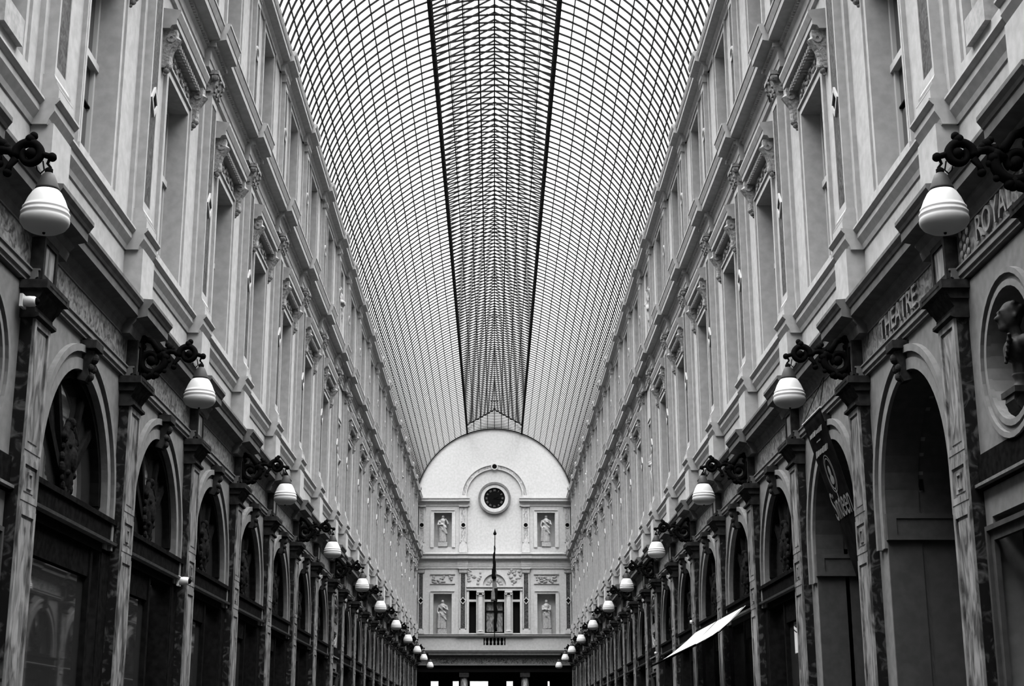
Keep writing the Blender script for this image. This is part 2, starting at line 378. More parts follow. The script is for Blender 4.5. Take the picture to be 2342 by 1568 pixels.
def finish(kit, g, gb, z0, pre=''):
    res = []
    for n_, mb, _ in kit:
        me = Zs(mb, z0).mesh(n_, 'frame' if n_ == 'frame' else 'stucco')
        subs = [('glazing_bar', Zs(gb, z0).mesh('bars','wood')), ('pane', Zs(g[1], z0).mesh('pane','glass'))] if n_ == 'frame' else None
        res.append((n_, me, subs))
    return res
k1 = window_kit(.585, 5.6, 7.95, 6.96, True); MIDWIN = finish(*k1, 5.5)
k2 = window_kit(.52, 9.9, 12.07, 11.3, False); TOPWIN = finish(*k2, 9.78)
hd = MB(); hd.prism([(0,8.42),(.09,8.42),(.11,8.46),(.17,8.47),(.17,8.54),(.18,8.55),(.215,8.63),(.215,8.66),(0,8.69)], -.94, .94)
hd.box(0, .10, -.78, .78, 8.36, 8.42)
for kk in range(17): hd.box(0, .13, -.74+kk*.0925-.02, -.74+kk*.0925+.02, 8.36, 8.41)
hf = MB()                                   # carved swags between the consoles
for kk in range(15):
    y = -.56 + kk*.08; hf.ball((.015, y, 8.25 - .05*math.cos(kk*1.3)), .035, 8, (.6,1,1))
def console(y, zt, h, d, w_):
    mb = MB(); pts = [(0,0),(d,0),(d,-.05),(d*.95,-h*.3),(d*.55,-h*.55),(d*.4,-h*.75),(d*.45,-h*.9),(d*.25,-h),(0,-h)]
    mb.prism([(a_, zt + b_) for a_, b_ in pts], y-w_, y+w_)
    for s in (-1, 1): mb.ring(d*.62, zt-h*.22, .02, .06, y+s*w_-.012, y+s*w_+.012, 0, 2*PI, 12, 'y')
    mb.tube([(d*.62, y, zt-.06), (d*.93, y, zt-h*.25), (d*.55, y, zt-h*.5), (d*.42, y, zt-h*.7), (d*.45, y, zt-h*.9)], [.05,.07,.05,.045,.05], 8)
    mb.ball((d*.42, y, zt-h*.93), .055, 8); mb.ball((d*.3, y, zt-h*1.03), .045, 8); mb.ball((d*.2, y, zt-h*1.14), .022, 6)
    return mb
CON = [('console', Zs(console(s*.83, 8.42, .5, .17, .055), 5.5).mesh('console','carved'), None, 'carved scroll console') for s in (-1, 1)]
MIDWIN += [('hood', Zs(hd, 5.5).mesh('hood','stucco'), [('carved_swag', Zs(hf, 5.5).mesh('swag','carved'))])] + CON
hd3 = MB(); hd3.prism([(0,12.2),(.05,12.2),(.05,12.24),(.08,12.26),(.08,12.3),(0,12.3)], -.72, .72)
for sname, side in SIDES:
    mids = [(PIER[i]+PIER[i+1])/2 for i in range(20) if i not in NARROW]
    for kit, zb, z0, z1, noun in ((MIDWIN, 5.5, 5.6, 8.6, 'tall middle-storey window under a hood on consoles'), (TOPWIN, 9.78, 9.95, 12, 'plain top-storey window below the top cornice')):
        ys = run(side, mids, z0, z1, 0, .5)
        for i, y in enumerate(ys):
            wn += 1; loc, rz = T(side, y, zb)
            place(f'window_{wn}', kit, loc, rz, where(i, len(ys), noun, sname), 'window', None, 'structure')

# ---------------------------------------------------------------- statues and busts
def statue(kind):
    mb = MB()
    # draped body: x outwards, y along the wall, z up; 1.5 m tall
    mb.cap((0,-.07,.08), (0,-.08,.75), .11, .14); mb.cap((0,.09,.08), (.02,.08,.75), .10, .13)
    mb.cap((0,0,.72), (0,0,.95), .17, .14); mb.cap((0,0,.95), (0,.0,1.18), .14, .17)
    mb.cap((0,-.13,1.2), (0,.13,1.2), .075, .075); mb.cap((0,0,1.22), (.01,0,1.34), .055, .05)
    mb.ball((.03,0,1.41), .092, 10, (1,.85,1.15)); mb.ball((.12,0,1.40), .02, 6); mb.ball((-.03,0,1.44), .09, 10, (1,.95,1))
    if kind == 0:
        mb.cap((0,-.2,1.2), (.08,-.25,.98), .055, .048); mb.cap((.08,-.25,.98), (.18,-.03,.98), .045, .035)
        mb.cap((0,.2,1.2), (.1,.26,1.02), .055, .048); mb.cap((.1,.26,1.02), (.16,.14,1.28), .045, .033)
        mb.cap((.15,0,1.0), (.1,.2,.5), .04, .05)
    elif kind == 1:
        mb.cap((0,.2,1.2), (.07,.26,.98), .055, .048); mb.cap((.07,.26,.98), (.19,.05,1.12), .045, .035)
        mb.cap((0,-.2,1.2), (.03,-.27,.95), .055, .048); mb.cap((.03,-.27,.95), (.12,-.2,.72), .045, .035)
        mb.cap((.12,-.2,.8), (.06,-.22,.1), .05, .07)
    else:
        mb.cap((0,-.2,1.2), (.1,-.2,1.0), .055, .048); mb.cap((.1,-.2,1.0), (.2,.02,1.05), .045, .035)
        mb.cap((0,.2,1.2), (.1,.2,1.0), .055, .048); mb.cap((.1,.2,1.0), (.2,-.02,.98), .045, .035)
        mb.cap((.12,.12,.95), (.05,.2,.1), .05, .08)
    for kk in range(6):
        y = -.16 + kk*.065; mb.cap((.10 - abs(y)*.2, y, .95), (.11 - abs(y)*.3, y + .02*math.sin(kk*2), .06), .022, .032)
    mb.cap((.1,-.15,1.12), (.12,.16,.82), .04, .05); mb.cap((.13,-.12,.85), (.1,.18,.5), .035, .05)
    pd = MB(); pd.box(-.18, .2, -.24, .24, -.22, .02)
    bm_ = mb.mesh('figure', 'carved', voxel=.02); bm_.materials.clear(); bm_.materials.append(M['statue'])
    return [('figure', bm_), ('plinth', pd.mesh('plinth','statue'))]
M['statue'] = mat('statue_stone', .13, .19, 14, .8, .2)
STAT = [statue(0), statue(1), statue(2)]
def bust():
    mb = MB()
    mb.cap((0,0,.0), (.0,0,.12), .07, .07); mb.ball((0,0,.27), .19, 12, (.7,1.15,.75)); mb.cap((-.02,-.18,.30), (-.02,.18,.30), .09, .09)
    mb.cap((.0,0,.36), (.03,0,.5), .075, .07); mb.ball((.05,0,.60), .115, 12, (1.05,.85,1.25)); mb.ball((.02,0,.66), .115, 12, (1.05,.95,1))
    mb.cap((.14,0,.63), (.185,0,.585), .018, .028); mb.ball((.14,0,.54), .05, 8, (.8,.9,.7)); mb.ball((.12,0,.50), .055, 8)   # nose, mouth, beard
    for s in (-1, 1): mb.ball((.14, s*.045, .625), .02, 6); mb.ball((.03, s*.11, .60), .03, 6, (.6,.5,1)); mb.cap((.10, s*.06, .66), (.155, s*.03, .655), .02, .02)
    for kk in range(6):   # mantle folds
        mb.cap((.02, -.24+kk*.02, .36-kk*.02), (.15, .06+kk*.03, .12+kk*.05), .03, .022)
    for kk in range(14): a = kk*.9; mb.ball((-.02+.08*math.cos(a), .1*math.sin(a), .70+.03*math.sin(a*2)), .035, 6)
    socle = MB(); socle.lathe([(.10,-.14),(.10,-.11),(.07,-.09),(.06,-.04),(.08,0),(.08,.02)], n=16)
    cs = MB(); cs.box(-.3, .14, -.2, .2, -.20, -.14); cs.prism([(-.3,-.2),(.12,-.2),(.13,-.26),(.08,-.36),(-.05,-.44),(-.12,-.56),(-.3,-.6)], -.13, .13)
    for s in (-1, 1): cs.ring(.02, -.29, .02, .085, s*.13-.02, s*.13+.02, 0, 2*PI, 14, 'y')
    cs.ball((-.08,0,-.54), .07, 8)
    bm_ = mb.mesh('head_and_shoulders', 'bust', voxel=.014)
    return [('head_and_shoulders', bm_), ('socle', socle.mesh('socle','bust', True)), ('console', cs.mesh('console','bust'))]
BUST = bust()
nf = MB(); nf.ring(0, 2.91, .52, .57, .04, .075, 0, 2*PI, 36); nf.ring(0, 2.91, .57, .62, .04, .06, 0, 2*PI, 36); nf.ring(0, 2.91, .62, .665, .04, .09, 0, 2*PI, 36)
NFR = Zs(nf, 2.27).mesh('niche_ring', 'plaster')
zone = ['near', 'middle', 'far']
NK = MB()
for a_, b_, v in ((0,.05,.03),(.05,.1,.02),(.1,.13,.045)):
    for s in (-1, 1):
        y0, y1 = sorted((s*(.46+a_), s*(.46+b_))); NK.box(0, v, y0, y1, 5.6, 7.95+a_)
    NK.box(0, v, -.46-b_, .46+b_, 7.95+a_, 7.95+b_)
NK.box(-.36, .05, -.6, .6, 5.52, 5.62)
NK = Zs(NK, 5.52).mesh('niche_frame', 'stucco')
for sname, side in SIDES:
    for q, i in enumerate(NARROW):
        c = (PIER[i]+PIER[i+1])/2
        loc, rz = T(side, c, 5.52)
        if vis(side, c, 5.6, 8, 0, .5):
            solo('niche_surround', NK, loc, rz, f'moulded frame of middle-storey statue niche, {zone[q]} part of {sname} wall', 'niche', None)
            loc2 = (side*(WX+.10), c, EYE+5.62+.22); place('statue', STAT[(q+(side > 0)) % 3], loc2, rz, f'pale draped statue in middle-storey niche, {zone[q]} part of {sname} wall', 'statue')
        if i and vis(side, c, 10, 12, 0, .4):
            loc2 = (side*(WX+.10), c, EYE+9.9+.24); place('statue', STAT[(q+1+(side > 0)) % 3], loc2, rz, f'pale draped statue in top-storey niche, {zone[q]} part of {sname} wall', 'statue')
        if vis(side, c, 2.2, 3.6, 0, .6):
            loc, rz = T(side, c, 2.27)
            solo('round_niche_surround', NFR, loc, rz, f'round moulded niche surround on ground floor, {zone[q]} part of {sname} wall', 'niche')
            loc2 = (side*(WX+.0), c, EYE+2.72); bo_ = place('bust', BUST, loc2, rz, f'dark bust on scroll console in round niche, {zone[q]} part of {sname} wall', 'bust'); bo_.scale = (.78, .78, .78)

# ---------------------------------------------------------------- ground floor arches and shopfronts
R, zs = 1.15, 2.32
av = MB(); av.ring(0, zs, R, R+.11, .04, .07, 0, PI, 32); av.ring(0, zs, R+.11, R+.17, .04, .055, 0, PI, 32); av.ring(0, zs, R+.17, R+.24, .04, .095, 0, PI, 32)
for s in (-1, 1):
    for a_, b_, v in ((0,.11,.07),(.11,.17,.055),(.17,.24,.095)):
        y0, y1 = sorted((s*(R+a_), s*(R+b_))); av.box(.04, v, y0, y1, 1.9, zs)
ks = MB(); ks.prism([(.02,3.38),(.10,3.36),(.13,3.42),(.12,3.5),(.15,3.58),(.17,3.66),(.02,3.68)], -.085, .085); ks.box(.02, .2, -.13, .13, 3.68, 3.76)
ks.ball((.14,0,3.60), .06, 8); ks.ball((.13,-.05,3.5), .04, 8); ks.ball((.13,.05,3.5), .04, 8); ks.ball((.12,0,3.42), .045, 8); ks.box(.02,.12,-.05,.05,3.76,3.8)
ARCH = [('archivolt', Zs(av, 1.9).mesh('archivolt','plaster')), ('keystone', Zs(ks, 1.9).mesh('keystone','capital'), None, 'dark carved keystone')]
lf = MB(); lf.ring(0, zs, R-.09, R, -.12, .0, 0, PI, 28); lf.box(-.12, .0, -R, R, 2.2, 2.28)
lg = MB(); n = 28; lg.prism([(R*.98*math.cos(PI*k/n), zs + R*.98*math.sin(PI*k/n)) for k in range(n+1)] + [(-R*.98, 2.22), (R*.98, 2.22)], -.10, -.09, 'x')
def bar(a_, r0, r1, w_, mb):
    c_, s_ = math.cos(a_), math.sin(a_); p = [(r0*c_-w_*s_, zs+r0*s_+w_*c_), (r1*c_-w_*s_, zs+r1*s_+w_*c_), (r1*c_+w_*s_, zs+r1*s_-w_*c_), (r0*c_+w_*s_, zs+r0*s_-w_*c_)]
    return mb.prism(p, -.11, -.04, 'x')
BARS = [('fan_bar', Zs(bar(math.radians(a_), .2, 1.08, .045, MB()), -1.6).mesh('fan_bar','wood')) for a_ in (42, 66, 114, 138)]
ct = MB(); ct.ball((-.04,0,2.60), .24, 14, (.3,.8,1.35))
for kk in range(20):
    a_ = 2*PI*kk/20; ct.ball((-.03, .2*math.cos(a_), 2.60+.33*math.sin(a_)), .036+.012*(kk % 3), 6, (.6,1,1))
ct.ball((.02,0,2.60), .09, 10, (.4,1,1.4)); ct.ball((-.03,0,2.96), .055, 8)
for s in (-1, 1): ct.cap((-.03, s*.09, 2.93), (-.03, s*.2, 2.8), .03, .04); ct.ball((.0, s*.1, 2.72), .035, 6); ct.ball((.0, s*.1, 2.46), .035, 6)
RB = 1.475; tb = MB(); tb.box(-.2, .085, -RB, RB, 1.98, 2.2); tb.box(-.2, .11, -RB, RB, 2.17, 2.22); tb.box(-.2, .05, -RB, RB, 1.86, 1.98)
for s in (-1, 1): tb.box(-.2, .05, *sorted((s*R, s*RB)), -1.6, 1.9)
lg2 = MB(); lg2.prism([(.05,1.955),(.115,1.96),(.125,1.985),(.085,2.0),(.05,2.0)], -RB, RB)
def front(sp):
    pn = MB(); pn.box(-.04, -.03, -R+.04, sp, -1.0, 1.58)
    pf = MB(); pf.box(-.1, .03, -R, -R+.05, -1.6, 1.86); pf.box(-.1, .03, sp, sp+.08, -1.6, 1.86); pf.box(-.1, .01, -R, sp, 1.58, 1.86); pf.box(-.1, .03, -R, sp, -1.6, -1.0)
    pf.box(-.35, .04, R-.04, R, -1.6, 1.86)
    dr = MB(); dr.box(-.34, -.3, sp+.08, R, -1.6, 1.86); dr.box(-.3, -.28, sp+.12, R-.06, -.6, .3); dr.box(-.3, -.28, sp+.12, R-.06, .4, 1.6)
    dp = MB(); dp.box(-.279, -.277, sp+.16, R-.1, .45, 1.5)
    return pn, pf, dr, dp
def SF(flip, sp=0.0):
    pn, pf, dr, dp = front(sp)
    def g(mb):
        if flip: mb.v = [(x, -y, z) for x, y, z in mb.v]; mb.f = [f[::-1] for f in mb.f]
        return mb
    import copy
    P = lambda mb: g(Zs(copy.deepcopy(mb), -1.6))
    return [('lunette_frame', P(lf).mesh('lunette_frame','wood')), ('lunette_pane', P(lg).mesh('lunette_pane','glass'))] + BARS + [
        ('oval_cartouche', P(ct).mesh('cartouche','carvedwood'), None, 'dark carved oval cartouche'), ('fascia_beam', P(tb).mesh('fascia_beam','wood')), ('ledge', P(lg2).mesh('ledge','ledge')),
        ('window_frame', P(pf).mesh('window_frame','wood')), ('display_pane', P(pn).mesh('display_pane','glass')), ('door', P(dr).mesh('door','black'), [('door_panel', P(dp).mesh('door_panel','wood'))])]
SFK = {-1: SF(False), 1: SF(True)}; SFW = SF(False, .82)
fp = MB(); fp.box(.05, .075, -B/2+.25, B/2-.25, 3.925, 4.19)
fpb = MB(); framed(fpb, 3.905, 4.21, .05, .085, B/2-.24, .015)
FRZ = {False: [('marble_slab', Zs(fp, 3.9).mesh('slab','marble_frieze')), ('border', Zs(fpb, 3.9).mesh('border','plaster'))]}
fp = MB(); fp.box(.05, .075, -NB/2+.25, NB/2-.25, 3.925, 4.19); fpb = MB(); framed(fpb, 3.905, 4.21, .05, .085, NB/2-.24, .015)
FRZ[True] = [('marble_slab', Zs(fp, 3.9).mesh('slab','marble_frieze')), ('border', Zs(fpb, 3.9).mesh('border','plaster'))]
# niche bay shop door (below the bust)
nf_ = MB(); nf_.box(.0, .07, -.98, .98, 1.98, 2.27); 
nl_ = MB(); nl_.prism([(.07,2.0),(.11,2.005),(.11,2.03),(.07,2.045)], -.98, .98)
nd = MB()
for a_, b_, v in ((0,.08,.07),(.08,.12,.1)):
    for s in (-1, 1):
        y0, y1 = sorted((s*(.72+a_), s*(.72+b_))); nd.box(.03, v, y0, y1, -1.6, 1.55+a_)
    nd.box(.03, v, -.72-b_, .72+b_, 1.55+a_, 1.55+b_)
ng = MB(); ng.box(-.2, -.19, -.8, .8, -1.6, 1.75)
NDK = [('sign_board', Zs(nf_, -1.6).mesh('sign_board','wood'), [('ledge', Zs(nl_, -1.6).mesh('ledge','ledge'))]), ('door_surround', Zs(nd, -1.6).mesh('door_surround','doorpaint')), ('dark_doorway', Zs(ng, -1.6).mesh('doorway','black'))]
for sname, side in SIDES:
    arcs = [(PIER[i]+PIER[i+1])/2 for i in range(20) if i not in NARROW]
    ys = run(side, arcs, .3, 3.8, 0, 1.1); openb = [1, 2] if side > 0 else []
    shops = [y for y in ys if not any(abs(y-(PIER[i]+PIER[i+1])/2) < .1 for i in openb)]
    for i, y in enumerate(ys):
        loc, rz = T(side, y, 1.9)
        place('arch_surround', ARCH, loc, rz, where(i, len(ys), 'grey moulded arch surround with dark keystone', sname), 'arch', f'arch surrounds on the {sname} wall')
    for i, y in enumerate(shops):
        loc, rz = T(side, y, -1.6)
        place('shopfront', SFW if side < 0 and i == 0 else SFK[side], loc, rz, where(i, len(shops), 'dark arched shopfront with lunette and cartouche', sname), 'shopfront', f'shopfronts on the {sname} wall')
    fz = [((PIER[i]+PIER[i+1])/2, i in NARROW) for i in range(20)]
    fv = [q for q in fz if vis(side, q[0], 3.9, 4.2, 0, 1.0)]
    for i, (y, nar) in enumerate(fv):
        loc, rz = T(side, y, 3.9)
        place('marble_frieze', FRZ[nar], loc, rz, where(i, len(fv), 'mottled marble frieze above the arches', sname), 'frieze panel', f'frieze panels on the {sname} wall')
    for q, i in enumerate(NARROW):
        c = (PIER[i]+PIER[i+1])/2; loc, rz = T(side, c, -1.6)
        place('shop_doorway', NDK, loc, rz, f'dark shop doorway under sign board below the bust, {zone[q]} part of {sname} wall', 'doorway')

# open passages on the right (bays 1 and 2)
for q, i in enumerate((1, 2)):
    c = (PIER[i]+PIER[i+1])/2; a, b_ = c-1.15, c+1.15; pm = MB(); n = 20
    arc = [(c+1.15*math.cos(PI*k/n), 2.32+1.15*math.sin(PI*k/n)) for k in range(n+1)]
    top = [(c+1.3*math.cos(PI*k/n), 2.32+1.3*math.sin(PI*k/n)) for k in range(n+1)]
    pm.strip(arc, top, WX+.3, WX+5)
    pm.strip([(c+1.138*math.cos(PI*k/n), 2.32+1.138*math.sin(PI*k/n)) for k in range(n+1)], [(c+1.152*math.cos(PI*k/n), 2.32+1.152*math.sin(PI*k/n)) for k in range(n+1)], WX-.035, WX+.31)
    pm.box(WX-.035, WX+.31, b_-.012, b_+.002, -1.6, 2.33); pm.box(WX-.035, WX+.31, a-.002, a+.012, -1.6, 2.33)
    pm.box(WX+.3, WX+5, b_, b_+.15, -1.6, 2.35); pm.box(WX+.3, WX+5, a-.15, a, -1.6, 2.35); pm.box(WX+5, WX+5.1, a-.15, b_+.15, -1.6, 3.7)
    imp = MB(); imp.box(WX-.05, WX+4.9, b_-.05, b_+.01, 1.98, 2.25)
    imp.box(WX+.05, WX+4.9, b_-.065, b_-.05, 1.98, 2.03); imp.box(WX+.05, WX+4.9, b_-.065, b_-.05, 2.2, 2.25); imp.box(WX-.05, WX+.05, b_-.065, b_-.05, 1.98, 2.25)
    vt = MB(); vt.box(WX+.32, WX+.36, b_-.04, b_+.0, 2.5, 2.95); vt.box(WX+.36, WX+.75, b_-.012, b_+.0, 2.5, 2.95); vt.box(WX+.75, WX+.79, b_-.04, b_, 2.5, 2.95)
    e = tag(link('passage', None, None, (WX+.3, c, 0)), ['nearer open arched side passage in the right wall, below the lettering', 'farther open arched side passage in the right wall, behind the hanging banner'][q], 'passage', None, 'structure')
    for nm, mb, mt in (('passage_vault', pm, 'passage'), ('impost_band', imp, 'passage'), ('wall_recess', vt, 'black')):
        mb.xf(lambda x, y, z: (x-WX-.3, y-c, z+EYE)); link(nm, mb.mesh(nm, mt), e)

# lettering on the frieze of the right wall
def text_obj(name, s, size, mt, ext=.01, spacing=1.0):
    cu = bpy.data.curves.new(name, 'FONT'); cu.body = s; cu.size = size; cu.extrude = ext; cu.align_x = 'CENTER'; cu.align_y = 'CENTER'; cu.space_character = spacing
    ob = bpy.data.objects.new('tmp', cu); C.objects.link(ob); dg = bpy.context.evaluated_depsgraph_get()
    me = bpy.data.meshes.new_from_object(ob.evaluated_get(dg)); bpy.data.objects.remove(ob); me.materials.clear(); me.materials.append(M[mt]); me.name = name
    return me
for s, i, wd in (('THEATRE', 1, 1.32), ('ROYAL', 0, .86)):
    me = text_obj('letters', s, .30, 'letters', .012)
    xs = [v.co.x for v in me.vertices]; k = wd/(max(xs)-min(xs)); me.transform(Matrix.Diagonal((k, 1, 1, 1)))
    c = (PIER[i]+PIER[i+1])/2
    # plane facing -X: text x -> -Y, text y -> Z
    R3 = Matrix(((0,0,-1,0),(-1,0,0,0),(0,1,0,0),(0,0,0,1))); me.transform(R3)
    solo('frieze_lettering', me, (WX-.088, c, EYE+4.055), 0, f'raised pale letters {s} on the marble frieze of the right wall', 'lettering')
rl = MB()
for sx_, y0 in ((1, 0),):
    for kk in range(9): rl.ball((0, y0+.1*math.sin(kk*2.1), -.12+kk*.03), .03, 6, (.5,1,1.2))
LAU = Zs(rl, 0).mesh('laurel', 'letters')
for q, yy in enumerate((PIER[0]+.42, PIER[1]-.42)): solo('carved_laurel', LAU, (WX-.085, yy, EYE+4.05), PI, f'carved foliage at the {["near", "far"][q]} end of the word ROYAL on the right frieze', 'carving')

# ---------------------------------------------------------------- lamps
def spiral(c, r0, r1, a0, a1, n=26):
    return [(c[0]+(r0+(r1-r0)*k/n)*math.cos(a0+(a1-a0)*k/n), 0, c[1]+(r0+(r1-r0)*k/n)*math.sin(a0+(a1-a0)*k/n)) for k in range(n+1)]
# coordinates: x = distance out from the upper wall plane, z relative to eye level
br = MB()
br.tube(spiral((.70,4.09), .105, .045, math.radians(190), math.radians(-230), 34), [.036-.012*k/34 for k in range(35)], 8)
br.ball((.715,0,4.095), .045, 8); br.ball((.72,0,4.235), .03, 8); br.ball((.70,0,4.205), .04, 8); br.ball((.865,0,4.07), .033, 8); br.tube([(.8,0,4.09),(.865,0,4.07)], .022, 6)
br.tube([(.595,0,4.08),(.55,0,4.12),(.50,0,4.13),(.44,0,4.10),(.38,0,4.05)], [.035,.03,.035,.035,.04], 8)
br.tube([(.60,0,4.06),(.56,0,4.0),(.55,0,3.955)], [.03,.02,.028], 8); br.ball((.55,0,3.95), .032, 8)
br.ball((.50,0,4.17), .04, 8); br.ball((.47,0,4.2), .03, 8); br.ball((.53,0,4.15), .03, 8); br.ball((.46,0,4.06), .045, 8)
br.tube(spiral((.30,4.02), .16, .05, math.radians(35), math.radians(-400), 34), [.042-.014*k/34 for k in range(35)], 8)
br.ball((.30,0,4.02), .055, 8); br.tube([(.38,0,4.12),(.30,0,4.24),(.2,0,4.27),(.17,0,4.25)], [.035,.035,.03,.025], 8)
br.tube([(.34,0,3.9),(.28,0,3.84),(.2,0,3.82)], [.04,.035,.03], 8); br.ball((.36,0,3.86), .04, 8); br.ball((.24,0,3.84), .045, 8)
for kk in range(9):
    a_ = kk*.7; br.ball((.30+.19*math.cos(a_), 0, 4.02+.18*math.sin(a_)), .028+.008*(kk % 2), 6, (1,.8,1))
br.v = [(x, y*1.25, z) for x, y, z in br.v]
pt = MB(); pt.box(.17, .20, -.06, .06, 3.82, 4.26); pt.ball((.2,0,4.26), .05, 8); pt.ball((.2,0,3.83), .05, 8)
hk = MB(); hk.tube([(.845,0,4.05),(.835,0,4.02),(.86,0,3.99),(.85,0,3.96)], .011, 6); hk.lathe([(.012,3.99),(.03,3.975),(.03,3.94),(.012,3.93)], (.85,0,0), 10)
hk.tube([(.80,0,4.04),(.815,0,3.97),(.79,0,3.945),(.765,0,3.97),(.755,0,4.0)], .006, 6)
cn = MB(); cn.lathe([(.02,3.955),(.045,3.93),(.062,3.89),(.085,3.83),(.088,3.81),(.02,3.805)], (.85,0,0), 20)
gl = MB(); gl.lathe([(.02,3.815),(.085,3.812),(.105,3.79),(.13,3.745),(.15,3.695),(.157,3.675),(.163,3.673),(.163,3.662),(.160,3.655),(.167,3.64),(.173,3.636),(.173,3.622),(.167,3.612),(.172,3.60),(.175,3.585),(.170,3.56),(.150,3.53),(.11,3.506),(.05,3.497),(.001,3.495)], (.85,0,0), 32)
fn = MB(); fn.ball((.85,0,3.492), .012, 6)
for mb in (br, pt, hk, cn, gl, fn): Zs(mb, 3.49)
LAMP = [('scroll_bracket', br.mesh('bracket','iron', True), [('wall_plate', pt.mesh('plate','iron', True))]), ('hook', hk.mesh('hook','iron', True)), ('cap', cn.mesh('cone','cone', True)),
        ('globe', gl.mesh('globe','opal', True), [('finial', fn.mesh('finial','iron', True))])]
for sname, side in SIDES:
    ys = [PIER[i] for i in range(0, 21, 2)]
    for i, y in enumerate(ys):
        loc, rz = T(side, y + (.06 if i == 0 else 0), 3.49)
        place('hanging_lamp', LAMP, loc, rz, where(i, len(ys), 'white globe lamp on black scroll bracket', sname), 'lamp', f'globe lamps along the {sname} wall')

# ---------------------------------------------------------------- banner, awning, cameras
bn = MB(); cols, rows = 10, 24
vsn = []
P00, P01 = Vector((3.60, 15.9, 3.55)), Vector((3.60, 16.8, 3.55)); P10, P11 = Vector((4.12, 15.95, 1.75)), Vector((4.12, 16.78, 1.75))
def bpt(u, t):   # u 0 near .. 1 far, t 0 top .. 1 bottom
    p = P00.lerp(P01, u).lerp(P10.lerp(P11, u), t); return Vector((p.x + .012*math.sin(u*7+t*3)*t, p.y, p.z))
vsn = [bpt(u/cols, t/rows) for t in range(rows+1) for u in range(cols+1)]
nn = len(vsn); vsn2 = vsn + [p + Vector((.004,0,.001)) for p in vsn]; W_ = cols+1
fcs = []
for t in range(rows):
    for u in range(cols):
        a_ = t*W_+u; fcs.append((a_, a_+1, a_+W_+1, a_+W_)); fcs.append((nn+a_, nn+a_+W_, nn+a_+W_+1, nn+a_+1))
for u in range(cols): fcs.append((u, u+nn, u+1+nn, u+1)); a_ = rows*W_+u; fcs.append((a_, a_+1, a_+1+nn, a_+nn))
for t in range(rows): a_ = t*W_; fcs.append((a_, a_+W_, a_+W_+nn, a_+nn)); a_ += cols; fcs.append((a_, a_+nn, a_+W_+nn, a_+W_))
bn.add(vsn2, fcs)
bl = Vector((3.6, 16.35, 1.75)); offb = lambda x, y, z: (x-bl.x, y-bl.y, z-bl.z)
bn.xf(offb)
rod = MB().tube([(3.6,15.86,3.56),(3.6,16.84,3.56)], .012, 8).xf(offb)
wr = MB().tube([(3.6,15.9,3.57),(3.62,15.7,3.86)], .004, 5).tube([(3.6,16.8,3.57),(3.62,15.75,3.86)], .004, 5).xf(offb)
bx = place('banner', [('cloth', bn.mesh('cloth','banner', True)), ('top_rod', rod.mesh('rod','white')), ('wire', wr.mesh('wire','iron'))], (bl.x, bl.y, bl.z+EYE), 0, 'dark printed banner hanging below the second lamp on the right wall', 'banner')
def on_banner(s, size, t, wid, nm, hk_=1):
    me = text_obj(nm, s, size, 'bannerink', .001)
    xs = [v.co.x for v in me.vertices]; k = wid/(max(xs)-min(xs))
    for v in me.vertices:
        u = .5 - v.co.x*k/.88; tt = t - v.co.y*hk_/1.87
        p = bpt(u, tt) + Vector((-.006 + v.co.z, 0, 0)); v.co = p - bl
    link(nm, me, bx)
on_banner('Sindeen', .30, .55, .80, 'lettering', 1.55)
for tc_, u0, u1, hh in ((.10, .15, .85, .035), (.15, .4, .62, .012), (.215, .18, .84, .045)):   # small print, illegible in the photograph
    ln = MB(); u = u0
    while u < u1:
        wv = random.choice((.012, .02, .03)); h2 = hh*random.uniform(.6, 1)
        a_, b_ = bpt(u, tc_ + h2/1.87) - bl, bpt(min(u+wv, u1), tc_ - h2/1.87) - bl
        ln.box(min(a_.x, b_.x)-.008, min(a_.x, b_.x)-.006, a_.y, b_.y, a_.z, b_.z); u += wv + .018
    link('small_print', ln.mesh('small_print', 'bannerink'), bx)
em = MB(); 
for rr in (.13, .16): em.ring(0, 0, rr, rr+.01, -.001, .001, 0, 2*PI, 24, 'x', 1, 1.3)
em.ball((0,0,.03), .05, 8, (.02,1,1.3)); em.ball((0,0,-.07), .08, 8, (.02,1,.7))
for v_i, (x, y, z) in enumerate(em.v): em.v[v_i] = tuple(bpt(.5 + y/.88, .36 - z/1.87) + Vector((-.006 + x, 0, 0)) - bl)
link('emblem', em.mesh('emblem','bannerink'), bx)

aw = MB(); n = 14; mrow = 6
def apt(u, t):
    y = 23.1 + 6.1*u + .5*u*t; x = 3.9 - .80*t; z = 2.03 - .60*t - .06*math.sin(PI*t) - .02*math.sin(PI*u)*t
    return (x-3.9, y-26.15, z-2.03)
av_ = [apt(u/n, t/mrow) for t in range(mrow+1) for u in range(n+1)]; nv = len(av_)
av_ += [(x, y, z+.004) for x, y, z in av_]; fc = []
for t in range(mrow):
    for u in range(n):
        a_ = t*(n+1)+u; fc.append((a_, a_+1, a_+n+2, a_+n+1)); fc.append((nv+a_, nv+a_+n+1, nv+a_+n+2, nv+a_+1))
aw.add(av_, fc)
ar_ = MB(); ar_.tube([apt(0,1), apt(1,1)], .018, 8)
for u in (.02, .5, .98): ar_.tube([apt(u,0), tuple(Vector(apt(u,.5)) + Vector((0,0,-.03))), apt(u,1)], .01, 6)
bxx = MB(); bxx.box(.0, .07, -3.05, 3.05, -.01, .04)
place('awning', [('cloth', aw.mesh('cloth','awning', True)), ('front_bar', ar_.mesh('bar','iron')), ('roller_box', bxx.mesh('roller','wood'))], (3.9, 26.15, EYE+2.03), 0, 'white cloth awning stretched out over shopfronts on the right wall', 'awning')

